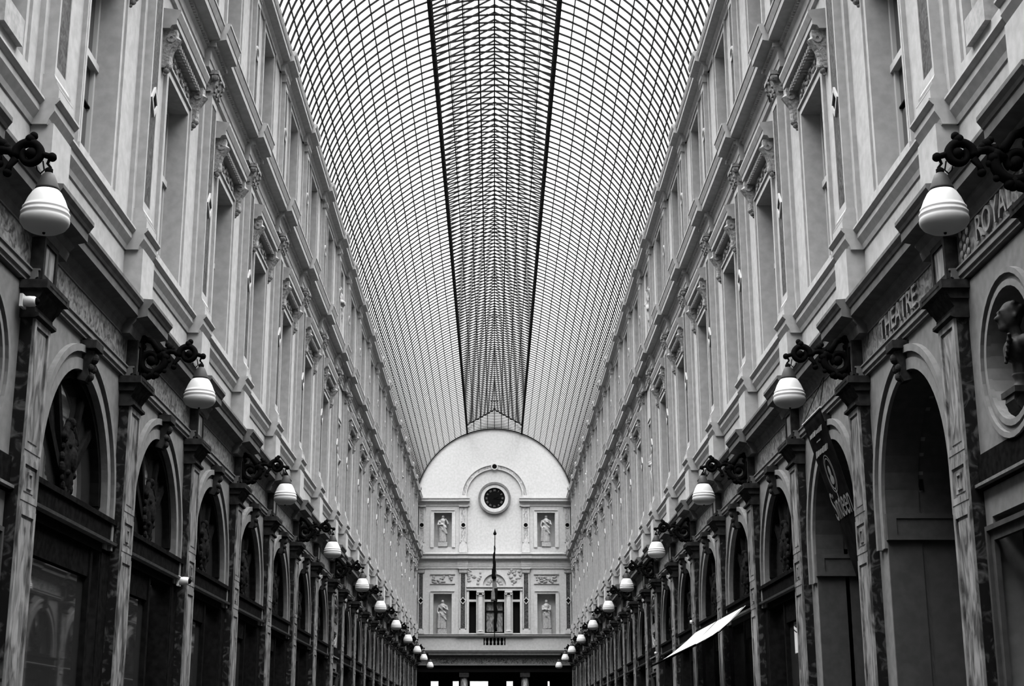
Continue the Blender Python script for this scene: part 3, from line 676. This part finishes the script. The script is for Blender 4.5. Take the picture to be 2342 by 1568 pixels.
cmk = MB(); cmk.lathe([(.05,-.10),(.07,-.08),(.075,-.02),(.07,.05),(.055,.07)], n=18); cmk.xf(lambda x, y, z: (z, y, x))
cmb = MB(); cmb.ball((.07,0,0), .052, 10); cma = MB(); cma.box(-.13, -.09, -.09, .09, -.09, .09)
CAMK = [('housing', cmk.mesh('housing','white', True)), ('lens_dome', cmb.mesh('dome','iron', True)), ('wall_plate', cma.mesh('arm','white'))]
place('security_camera', CAMK, (-3.90, 11.86, EYE+3.57), 0, 'small white security camera by the capital of the nearest left pilaster', 'camera').scale = (.62, .62, .62)
place('security_camera', CAMK, (-3.89, 18.62, EYE+1.94), 0, 'small white security camera low on the left marble pilaster', 'camera').scale = (.7, .7, .7)
sp = MB(); sp.lathe([(.02,0),(.05,.01),(.05,.1),(.02,.12)], n=12); spa = MB(); spa.tube([(-.1,0,.05),(0,0,.05)], .015, 6)
SPK = [('head', sp.mesh('head','white', True)), ('arm', spa.mesh('arm','iron'))]
for q, (sd, yy, zz) in enumerate(((1, 35.6, 1.98), (1, 29.0, 2.2), (-1, 35.9, 1.2))):
    loc, rz = T(sd, yy, zz); loc = (sd*3.82, yy, loc[2]); place('spotlight', SPK, loc, rz, ['small white spotlight low on a far right marble pilaster', 'small white spotlight above the far end of the awning', 'small white spotlight on a left marble pilaster'][q], 'spotlight').scale = (.55, .55, .55)

# ---------------------------------------------------------------- end wall
ew = MB()
def cells(mb, xs, zs_, hole, y0, y1):
    for i in range(len(xs)-1):
        for j in range(len(zs_)-1):
            cx, cz = (xs[i]+xs[i+1])/2, (zs_[j]+zs_[j+1])/2
            if not hole(cx, cz): mb.box(xs[i], xs[i+1], y0, y1, zs_[j], zs_[j+1])
def hole(x, z):
    a_ = abs(x)
    if 2.24 < a_ < 3.2 and (5.36 < z < 7.45 or 9.9 < z < 11.72): return True
    if 5.42 < z < 7.62 and (.96 < a_ < 1.33 or a_ < .51): return True
    if a_ < .57 and 4.81 < z < 5.2: return True
    return False
xs = sorted(set([s*q for s in (-1,1) for q in (4.12,3.2,2.24,1.33,.96,.57,.51)] + [0])); zz = [3.79,4.81,5.2,5.36,5.42,7.45,7.62,9.9,11.72,12.5]
cells(ew, xs, zz, hole, 0, .4)
ew.box(-4.12, 4.12, .38, .42, 3.79, 12.5)
R_, cz_ = 4.21, 12.07; n = 40; aa = math.acos(min(1, (12.5-cz_)/R_))
ew.prism([(R_*math.sin(aa - 2*aa*k/n), cz_ + R_*math.cos(aa - 2*aa*k/n)) for k in range(n+1)], 0, .4)
ew.xf(lambda x, y, z: (x, y + YE, z + EYE))
rootE = tag(link('wall_end', ew.mesh('wall_end', 'stucco_end')), 'pale end wall of the arcade with rounded gable, clock and statue niches', 'wall', None, 'structure')
def ebox(mb, x0, x1, z0, z1, w0, w1): return mb.box(x0, x1, YE-w1, YE-w0, z0+EYE, z1+EYE)
def eprof(mb, prof, x0, x1): return mb.prism([(YE-v, z+EYE) for v, z in prof], x0, x1, 'x')
def etrim(nm, prof, spans, mt, label):
    mb = MB()
    for x0, x1, dv in spans: eprof(mb, [(v + (dv if v > .01 else 0), z) for v, z in prof], x0, x1)
    tag(link(nm, mb.mesh(nm, mt)), label, 'cornice', None, 'structure')
tn += 1; etrim(f'trim_{tn}', [(0,12.07),(.03,12.07),(.03,12.25),(.08,12.3),(.2,12.32),(.2,12.4),(.24,12.46),(.24,12.5),(0,12.52)], [(-4.1,-1.35,0),(1.35,4.1,0),(-1.9,-1.32,.03),(1.32,1.9,.03)], 'stucco_end', 'broken cornice either side of the clock on the end wall')
tn += 1; etrim(f'trim_{tn}', [(0,8.77),(.04,8.77),(.04,8.86),(.06,8.87),(.06,8.95),(.08,8.96),(.03,8.98),(.03,9.2),(.08,9.25),(.2,9.28),(.2,9.42),(.27,9.5),(.27,9.55),(0,9.6)], [(-4.1,4.1,0),(-1.95,-1.4,.07),(1.4,1.95,.07)], 'stucco_end', 'main cornice across the end wall below the clock')
tn += 1; etrim(f'trim_{tn}', [(0,5.22),(.05,5.22),(.1,5.29),(.1,5.33),(.13,5.36),(.13,5.38),(0,5.39)], [(-4.1,4.1,0),(-2.0,2.0,.05)], 'stucco_end', 'sill band across the end wall')
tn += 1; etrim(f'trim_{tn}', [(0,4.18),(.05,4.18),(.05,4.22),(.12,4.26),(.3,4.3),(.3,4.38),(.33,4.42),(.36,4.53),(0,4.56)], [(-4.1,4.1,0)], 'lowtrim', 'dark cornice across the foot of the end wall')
mb = MB()
ebox(mb, -4.1, 4.1, 3.78, 3.86, 0, .12); ebox(mb, -4.1, 4.1, 4.14, 4.18, 0, .08)
for x in (-1.82, -1.44, 1.38, 1.76): ebox(mb, x-.03+.03, x+.06, 3.86, 4.14, 0, .09)
fz_ = link('marble_frieze', mb.mesh('band','plaster')); tag(fz_, 'long marble frieze with pale borders across the foot of the end wall', 'frieze panel')
mb = MB(); ebox(mb, -4.1, 4.1, 3.86, 4.14, 0, .05); link('marble_slab', mb.mesh('slab','marble_frieze'), fz_)
# end-wall pilasters
def epil(x, hw, low, label):
    e = tag(link('pilaster', None, None, (x, YE, EYE + (5.38 if low else 9.6))), label, 'pilaster', 'pilasters on the end wall')
    def part(nm, mb, mt, par=e):
        z0 = 5.38 if low else 9.6
        mb.xf(lambda X, Y, Z: (X - x, Y - YE, Z - EYE - z0)); return link(nm, mb.mesh(nm, mt), par)
    if low: zb0, zb1, zp0, zp1, zc0, zc1, zd = 5.38, 5.6, 5.65, 8.5, 8.54, 8.77, 7.09
    else: zb0, zb1, zp0, zp1, zc0, zc1, zd = 9.6, 10.0, 10.14, 12.0, 12.03, 12.07, 11.05
    mb = MB(); ebox(mb, x-hw, x+hw, zb0, zc1, 0, .08)
    for s in (-1, 1): ebox(mb, x+s*(hw-.025)-.025, x+s*(hw-.025)+.025, zp0-.05, zc0, .08, .1)
    ebox(mb, x-hw, x+hw, zp1, zc0, .08, .1); ebox(mb, x-hw, x+hw, zb1, zp0, .08, .1)
    part('shaft', mb, 'stucco_end')
    mb = MB(); ebox(mb, x-hw-.04, x+hw+.04, zb0, zb1-.08, 0, .15); ebox(mb, x-hw-.02, x+hw+.02, zb1-.08, zb1, 0, .12); part('base', mb, 'stucco_end')
    mb = MB(); ebox(mb, x-hw-.03, x+hw+.03, zc0, zc1, 0, .14); ebox(mb, x-hw-.06, x+hw+.06, zc1-.04, zc1, 0, .17); part('capital', mb, 'carved' if low else 'stucco_end')
    mb = MB(); ebox(mb, x-hw+.05, x+hw-.05, zp0, zp1, .08, .085); part('marble_inlay', mb, 'inlay' if low else 'marble_light')
    mb = MB(); c = MB()
    if low:
        for k0, k1, target, w0, w1 in ((.17,.12,mb,.08,.13),):
            for a_, b_ in (((0,-1),(1,0)),((1,0),(0,1)),((0,1),(-1,0)),((-1,0),(0,-1))):
                target.prism([(x+k0*a_[0],zd+EYE+k0*1.15*a_[1]),(x+k0*b_[0],zd+EYE+k0*1.15*b_[1]),(x+k1*b_[0],zd+EYE+k1*1.15*b_[1]),(x+k1*a_[0],zd+EYE+k1*1.15*a_[1])], YE-.12, YE-.08)
        c.prism([(x,zd+EYE-.13),(x+.11,zd+EYE),(x,zd+EYE+.13),(x-.11,zd+EYE)], YE-.1, YE-.08)
    else:
        mb.ring(x, zd+EYE, .11, .145, YE-.12, YE-.08, 0, 2*PI, 18, 'y'); c.ring(x, zd+EYE, .001, .11, YE-.1, YE-.08, 0, 2*PI, 18, 'y')
    bo = part('boss', mb, 'stucco_end'); part('boss_centre', c, 'iron', bo)
for low in (True, False):
    st = 'lower' if low else 'upper'
    for x, hw, l in ((-1.655,.17,'left of the centre'), (1.655,.17,'right of the centre'), (-3.86,.15,'in the left corner'), (3.86,.15,'in the right corner')):
        epil(x, hw, low, f'{st} pilaster {l} on the end wall, {"diamond" if low else "round"} boss on a marble strip')
# niches: frames and statues
def eniche(x, z0, z1, st, sd, k):
    mb = MB(); h = .48
    for s in (-1, 1): ebox(mb, x+s*(h+.09)-.09, x+s*(h+.09)+.09, z0-.02, z1, 0, .05)
    ebox(mb, x-h-.18, x+h+.18, z1, z1+.12, 0, .05); ebox(mb, x-h-.14, x+h+.14, z1+.12, z1+.15, 0, .09)
    mb.xf(lambda X, Y, Z: (X-x, Y-YE, Z-EYE-z0))
    solo('niche_surround', mb.mesh('niche_frame','stucco_end'), (x, YE, EYE+z0), 0, f'pale frame of the {st} {sd} statue niche on the end wall', 'niche')
    e = place('statue', STAT[k], (x, YE+.16, EYE+z0+.24), -PI/2, f'pale draped statue in the {st} {sd} niche of the end wall', 'statue'); e.scale = (1.02, 1.02, 1.02 if st == 'lower' else .97)
eniche(-2.72, 5.37, 7.45, 'lower', 'left', 1); eniche(2.72, 5.37, 7.45, 'lower', 'right', 2); eniche(-2.74, 9.9, 11.72, 'upper', 'left', 0); eniche(2.74, 9.9, 11.72, 'upper', 'right', 1)
# relief panels
for sd, x in (('left', -2.73), ('right', 2.73)):
    mb = MB(); framed_z = (7.96, 8.48)
    ebox(mb, x-.66, x+.66, 8.45, 8.48, 0, .05); ebox(mb, x-.66, x+.66, 7.96, 7.98, 0, .04)
    for kk in range(34):
        mb.ball((x + random.uniform(-.52,.52), YE-.02, EYE + random.uniform(8.03,8.38)), random.uniform(.04,.08), 6, (1,.5,.8))
    solo('relief_panel', mb.mesh('relief','carved'), (0,0,0), 0, f'carved relief panel above the lower {sd} statue niche on the end wall', 'relief')
# clock
ck = tag(link('clock', None, None, (0, YE, EYE+12.49)), 'round black-faced clock in a pale ring, centre of the end wall', 'clock')
mb = MB(); mb.ring(0,0,.56,.75,-.1,0,0,2*PI,40,'y'); link('white_ring', mb.mesh('ring','stucco_end', False), ck)
mb = MB(); mb.ring(0,0,.75,.86,-.14,0,0,2*PI,40,'y'); link('outer_moulding', mb.mesh('moulding','lowtrim'), ck)
mb = MB(); mb.ring(0,0,.001,.56,-.05,0,0,2*PI,40,'y'); dial = link('dial', mb.mesh('dial','dial'), ck)
nums = ['XII','I','II','III','IIII','V','VI','VII','VIII','IX','X','XI']
for k, s_ in enumerate(nums):
    a_ = PI/2 - k*PI/6; me = text_obj('numeral', s_, .15, 'plaster', .003)
    xsx = [v.co.x for v in me.vertices]; wdt = max(xsx)-min(xsx); kx = min(1, .12/wdt)
    me.transform(Matrix.Translation((.42*math.cos(a_), -.06, .42*math.sin(a_))) @ Matrix.Rotation(-(a_-PI/2), 4, 'Y') @ Matrix.Rotation(PI/2, 4, 'X') @ Matrix.Diagonal((kx,1,1,1)))
    link('numeral', me, dial)
for nm, L, a_, wd in (('hour_hand', .24, math.radians(64), .02), ('minute_hand', .4, math.radians(100), .014)):
    me = MB().prism([(-wd,-.05),(wd,-.05),(wd*.5,L),(-wd*.5,L)], -.075, -.065).mesh(nm,'iron'); me.transform(Matrix.Rotation(a_, 4, 'Y')); link(nm, me, dial)
# arch band round the clock
cz = EYE+12.56
mb = MB(); mb.ring(0, cz, 1.5, 1.55, YE-.08, YE, 0, PI, 40, 'y', 1, .99); mb.ring(0, cz, 1.72, 1.77, YE-.1, YE, 0, PI, 40, 'y', 1, .99)
for s in (-1, 1): mb.box(s*1.64-.17, s*1.64+.17, YE-.12, YE, EYE+12.52, EYE+12.64)
ab = solo('arch_band', mb.mesh('arch_band','stucco_end'), (0,0,0), 0, 'pale arch band curving over the clock on the end wall', 'arch')
mb = MB(); mb.ring(0, cz, 1.55, 1.72, YE-.06, YE, 0, PI, 40, 'y', 1, .99); link('marble_inlay', mb.mesh('inlay','marble_light'), ab)
mb = MB(); mb.ring(0, EYE+14.19, .13, .18, YE-.13, YE, 0, 2*PI, 18, 'y'); bo = link('round_boss', mb.mesh('boss','stucco_end'), ab)
mb = MB(); mb.ring(0, EYE+14.19, .001, .13, YE-.11, YE, 0, 2*PI, 18, 'y'); link('boss_centre', mb.mesh('bc','iron'), bo)
# central window group
wn += 1
wg = tag(link(f'window_{wn}', None, None, (0, YE, EYE+5.38)), 'three-light window with columns and carved lunette in the end wall', 'window', None, 'structure')
def wpart(nm, mb, mt, par=wg): mb.xf(lambda X, Y, Z: (X, Y-YE, Z-EYE-5.38)); return link(nm, mb.mesh(nm, mt), par)
for s in (-1, 1):
    mb = MB(); x = s*.735
    ebox(mb, x-.19, x+.19, 5.38, 5.5, 0, .2); mb.lathe([(.16,5.5),(.17,5.53),(.15,5.57),(.15,6.4),(.135,7.3),(.15,7.34),(.14,7.36)], (x, YE-.06, EYE), 16)
    ebox(mb, x-.2, x+.2, 7.5, 7.6, 0, .22)
    for s2 in (-1, 1): mb.ring(x+s2*.14, EYE+7.45, .015, .07, YE-.2, YE, 0, 2*PI, 12, 'y')
    wpart('column', mb, 'stucco_end')
mb = MB(); ebox(mb, -1.47, 1.47, 7.62, 7.72, 0, .1); ebox(mb, -1.47, 1.47, 7.72, 7.78, 0, .03); ebox(mb, -1.47, 1.47, 7.78, 7.87, 0, .14)
for s in (-1, 1): ebox(mb, s*1.4-.06, s*1.4+.06, 5.38, 7.62, 0, .06)
wpart('entablature', mb, 'stucco_end')
mb = MB(); mb.ring(0, EYE+7.87, .61, .78, YE-.09, YE, 0, PI, 24, 'y'); wpart('lunette_arch', mb, 'stucco_end')
mb = MB()
for kk in range(7):
    a_ = PI*(kk+.5)/7; mb.ball((.34*math.cos(a_), YE-.01, EYE+7.87+.34*math.sin(a_)), .12, 8, (.5+.5*abs(math.cos(a_)), .3, .6+.4*math.sin(a_)))
wpart('lunette_carving', mb, 'carved')
mb = MB()
for s in (-1, 1):
    for kk in range(26):
        xx = random.uniform(.72, 1.4); z_ = random.uniform(7.92, 8.72)
        if xx*xx + (z_-7.87)**2 > .85**2: mb.ball((s*xx, YE-.01, EYE+z_), random.uniform(.05,.09), 6, (1,.45,.9))
    for kk in range(8): mb.ball((s*random.uniform(.1,.7), YE-.01, EYE+8.7+random.uniform(-.03,.03)), .05, 6, (1,.45,.9)) if False else None
wpart('spandrel_relief', mb, 'carved')
mb = MB()
for x0, x1 in ((-1.33,-.96),(-.51,.51),(.96,1.33)):
    ebox(mb, x0, x1, 7.04, 7.16, -.15, 0)
    ebox(mb, x0, x1, 5.36, 5.43, -.2, .02)
wpart('transom', mb, 'stucco_end')
mb = MB()
for x0, x1 in ((-1.33,-.96),(-.51,.51),(.96,1.33)): ebox(mb, x0, x1, 5.42, 7.62, -.22, -.2)
pw = wpart('pane', mb, 'black')
mb = MB(); ebox(mb, -.5, .5, 6.52, 6.6, -.2, -.14); ebox(mb, -.03, .03, 5.42, 7.04, -.2, -.14); wpart('glazing_bar', mb, 'wood')
mb = MB(); ebox(mb, -.42, .42, 5.5, 7.0, -.195, -.185); wpart('curtain', mb, 'marble_mid')
# balustrade
bs = tag(link('balustrade', None, None, (0, YE, EYE+4.81)), 'small balustrade below the central window of the end wall', 'balustrade')
for k in range(6):
    mb = MB(); mb.lathe([(.04,0),(.04,.03),(.02,.05),(.05,.13),(.045,.2),(.018,.28),(.03,.31),(.035,.39)], (-.475+k*.19, .06, 0), 10); link('baluster', mb.mesh('baluster','stucco_end', True), bs)
mb = MB(); mb.box(-.57,.57,.15,.2,0,.39); link('recess_back', mb.mesh('recess','black'), bs)
# flag
fl = tag(link('flag', None, None, (0, YE-.2, EYE+5.25)), 'furled flag on a spear-tipped pole in front of the central window', 'flag')
mb = MB(); mb.tube([(0,0,-.05),(.02,-.9,5.15)], .022, 8); po = link('pole', mb.mesh('pole','iron'), fl)
mb = MB(); mb.lathe([(.01,0),(.07,.03),(.09,.1),(.04,.2),(.005,.34)], (.02,-.9,5.12), 10); link('spearhead', mb.mesh('spear','iron', True), po)
def cloth(z0, z1, r0, r1, x0, x1, y0):
    n_ = 12; pts = [(x0+(x1-x0)*k/n_+.02*math.sin(k*1.1), y0, z0+(z1-z0)*k/n_) for k in range(n_+1)]
    return MB().tube(pts, [r0+(r1-r0)*k/n_+.012*math.sin(k*2.3) for k in range(n_+1)], 9)
link('dark_fold', cloth(4.6, 2.9, .03, .12, .0, -.03, -.72).mesh('f1','flagdark', True), fl)
link('pale_fold', cloth(3.4, 1.75, .06, .17, .02, -.02, -.6).mesh('f2','flaggrey', True), fl)
link('dark_fold', cloth(2.4, .2, .1, .08, .06, .05, -.66).mesh('f3','flagdark', True), fl)
mb = MB(); mb.box(-.22,.22,-.50,-.44,2.2,3.2) if False else None

# passage under the end wall
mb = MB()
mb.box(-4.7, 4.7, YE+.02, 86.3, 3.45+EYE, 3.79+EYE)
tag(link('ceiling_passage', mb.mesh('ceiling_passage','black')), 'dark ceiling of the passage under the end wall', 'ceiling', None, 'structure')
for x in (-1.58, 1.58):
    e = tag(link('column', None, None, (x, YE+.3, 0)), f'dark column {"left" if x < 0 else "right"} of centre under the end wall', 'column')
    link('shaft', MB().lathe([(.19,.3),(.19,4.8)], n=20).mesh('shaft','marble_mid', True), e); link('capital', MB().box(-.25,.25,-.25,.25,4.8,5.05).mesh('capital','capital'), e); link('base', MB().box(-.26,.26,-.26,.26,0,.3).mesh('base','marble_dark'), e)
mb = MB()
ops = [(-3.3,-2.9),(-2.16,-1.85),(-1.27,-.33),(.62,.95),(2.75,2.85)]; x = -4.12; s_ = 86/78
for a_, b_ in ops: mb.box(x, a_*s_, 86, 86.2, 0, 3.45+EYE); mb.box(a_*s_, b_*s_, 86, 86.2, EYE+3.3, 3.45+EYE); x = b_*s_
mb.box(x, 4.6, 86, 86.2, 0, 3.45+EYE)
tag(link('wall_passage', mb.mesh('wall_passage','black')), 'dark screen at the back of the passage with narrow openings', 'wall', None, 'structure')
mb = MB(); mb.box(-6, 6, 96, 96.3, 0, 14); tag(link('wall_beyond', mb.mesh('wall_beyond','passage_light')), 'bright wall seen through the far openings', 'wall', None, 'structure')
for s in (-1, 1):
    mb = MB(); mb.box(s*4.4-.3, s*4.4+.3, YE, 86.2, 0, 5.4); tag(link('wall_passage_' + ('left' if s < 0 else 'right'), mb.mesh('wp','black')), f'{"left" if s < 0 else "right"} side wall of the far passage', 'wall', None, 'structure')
tag(link('floor', MB().box(-9.5, 9.5, -9, 97, -.1, 0).mesh('floor','floor')), 'stone floor of the arcade', 'floor', None, 'structure')
tag(link('wall_back', MB().box(-4.5, 4.5, -9.3, -9, 0, 18).mesh('wall_back','stucco')), 'wall closing the arcade behind the camera', 'wall', None, 'structure')

# ---------------------------------------------------------------- glass roof
RC, RR = 12.08, 4.2
roof = tag(link('ceiling', None, None, (0, 0, EYE+12.7)), 'barrel-vaulted glass and iron roof with a raised central lantern', 'roof', None, 'structure')
zr = 12.7
A0, A1 = math.radians(20.5), math.radians(81.6)
def arcpt(a_, s): return (s*RR*math.sin(a_), RC + RR*math.cos(a_))
XP = RR*math.sin(A0); ZP = RC + RR*math.cos(A0); ZEAVE, ZRIDGE = 16.5, 17.34
rib = MB()
def sweep2(mb, pts, w_, h_):
    """flat bar following (x,z) points in the plane y=0"""
    for i in range(len(pts)-1):
        a_, b_ = Vector(pts[i]), Vector(pts[i+1]); d_ = (b_-a_).normalized(); nn_ = Vector((-d_.y, d_.x))*h_/2
        mb.prism([tuple(a_+nn_), tuple(b_+nn_), tuple(b_-nn_), tuple(a_-nn_)], -w_/2, w_/2)
for s in (-1, 1):
    sweep2(rib, [arcpt(A1 + (A0-A1)*k/16, s) for k in range(17)], .028, .035)
sweep2(rib, [arcpt(-A0 + 2*A0*k/8, 1) for k in range(9)], .028, .036)
for s in (-1, 1):
    sweep2(rib, [(s*XP, ZP), (s*XP, ZEAVE)], .02, .03); sweep2(rib, [(s*(XP+.08), ZEAVE-.04), (0, ZRIDGE)], .024, .04)
    
RM = Zs(rib, zr).mesh('rib', 'roofiron')
st_ = B/9; ys = []; y = YE - .05
while y > -8.5: ys.append(y); y -= st_
ys.sort(); nearv = [y for y in ys if y > 23.3][:100]; rest = [y for y in ys if y not in nearv]
for y in nearv: link('arch_rib', RM, roof, (0, y, 0))
mb = MB(); base_v = [tuple(v.co) for v in RM.vertices]; base_f = [tuple(p.vertices) for p in RM.polygons]
for y in rest: mb.add([(a_, b_+y, c_) for a_, b_, c_ in base_v], base_f)
o = link('arch_ribs_rest', mb.mesh('ribs_rest','roofiron'), roof); o['kind'] = 'stuff'
# purlins and laps
for k in range(1, 13):
    a_ = A0 + (A1-A0)*k/12.6
    for s in (-1, 1):
        x, z = arcpt(a_, s); t_ = Vector((math.cos(a_), -s*math.sin(a_)*1.0)).normalized()
        mb = MB().box(x-.013, x+.013, -8.5, YE, z-zr-.013+.02, z-zr+.013+.02)
        yk = 23.5
        link('purlin', mb.mesh('purlin','rooflight'), roof)
for k in range(1, 4):
    for s in (-1, 1):
        x = s*XP*k/4; z = RC + math.sqrt(RR*RR - x*x); link('lantern_purlin', MB().box(x-.013, x+.013, -8.5, YE, z-zr-.013, z-zr+.013).mesh('lp','roofiron'), roof)
        link('lantern_purlin', MB().box(x-.007, x+.007, -8.5, YE, 17.34-.84*k/4-zr-.01, 17.34-.84*k/4-zr+.01).mesh('lp','roofiron'), roof)
link('ridge_beam', MB().box(-.018, .018, -8.5, YE, ZRIDGE-zr-.04, ZRIDGE-zr+.02).mesh('ridge','roofiron'), roof)
link('crown_purlin', MB().box(-.016, .016, -8.5, YE, RC+RR-zr-.02, RC+RR-zr+.02).mesh('crown','roofiron'), roof)
for s in (-1, 1):
    mb = MB(); mb.box(s*XP-.045, s*XP+.045, -8.5, YE, ZP-zr-.04, ZP-zr+.03); mb.box(s*XP-.03, s*XP+.03, -8.5, YE, ZEAVE-zr-.03, ZEAVE-zr+.02)
    for y in ys:
        mb.box(s*XP-.035, s*XP+.035, y-.03, y+.03, ZP-zr-.06, ZP-zr+.06)
        if y > 20: mb.tube([(s*XP, y, ZP-zr), (s*XP, y+st_, ZEAVE-zr)], .012, 4)
    link('lattice_girder', mb.mesh('girder','roofiron'), roof)
for q, y in enumerate([30.8 + 5*k for k in range(9)]):
    mb = MB(); mb.tube([(-.17,y,RC+RR-zr-.1),(.17,y,RC+RR-zr-.1)], .012, 6)
    for k in range(7): mb.ball((-.17+k*.057, y, RC+RR-zr-.1), .02, 6)
    link('ridge_bracket', mb.mesh('rb','roofiron'), roof)
# glazing
mb = MB(); gp = 16
for s in (-1, 1):
    pts = [arcpt(A0 + (A1-A0)*k/gp, s) for k in range(gp+1)]; r_ = 1.008
    vs_ = []; fs_ = []
    for x, z in pts: vs_ += [(x*r_, -8.5, RC+(z-RC)*r_+.02-zr), (x*r_, YE, RC+(z-RC)*r_+.02-zr)]
    for k in range(gp): fs_.append((2*k, 2*k+1, 2*k+3, 2*k+2))
    mb.add(vs_, fs_)
    mb.add([(s*(XP+.1), -8.5, ZEAVE-.0-zr), (s*(XP+.1), YE, ZEAVE-.0-zr), (0, YE, ZRIDGE+.04-zr), (0, -8.5, ZRIDGE+.04-zr)], [(0,1,2,3)])
g_ = link('glazing', mb.mesh('glazing','roofglass'), roof); g_['label'] = 'bright overlapping glass panes'
# gable of the lantern above the end wall
mb = MB()
for k in range(13):
    z = RC+RR-.02+k*.085; 
    hx = min(XP, (ZRIDGE-z)/.84*XP) if z > ZEAVE else XP
    pts = [(-hx + 2*hx*q/8, z - .25*((-hx+2*hx*q/8)/XP)**2*.9) for q in range(9)]
    if z < ZRIDGE-.05: sweep2(mb, pts, .05, .03)
for x in [-XP + XP*k/4 for k in range(9)]: mb.box(x-.01, x+.01, -.02, .02, RC+math.sqrt(RR*RR-x*x), max(ZEAVE, ZRIDGE-abs(x)*.57))
for s in (-1, 1): sweep2(mb, [(s*XP, ZEAVE), (0, ZRIDGE)], .1, .07)
mb.xf(lambda x, y, z: (x, y+YE+.0, z-zr)); link('gable_grille', mb.mesh('gable','roofiron'), roof)
mb = MB(); sweep2(mb, [arcpt(-A1 + 2*A1*k/40, 1) for k in range(41)], .08, .04); mb.xf(lambda x, y, z: (x, y+YE-.04, z-zr)); link('end_arch_edge', mb.mesh('edge','roofiron'), roof)
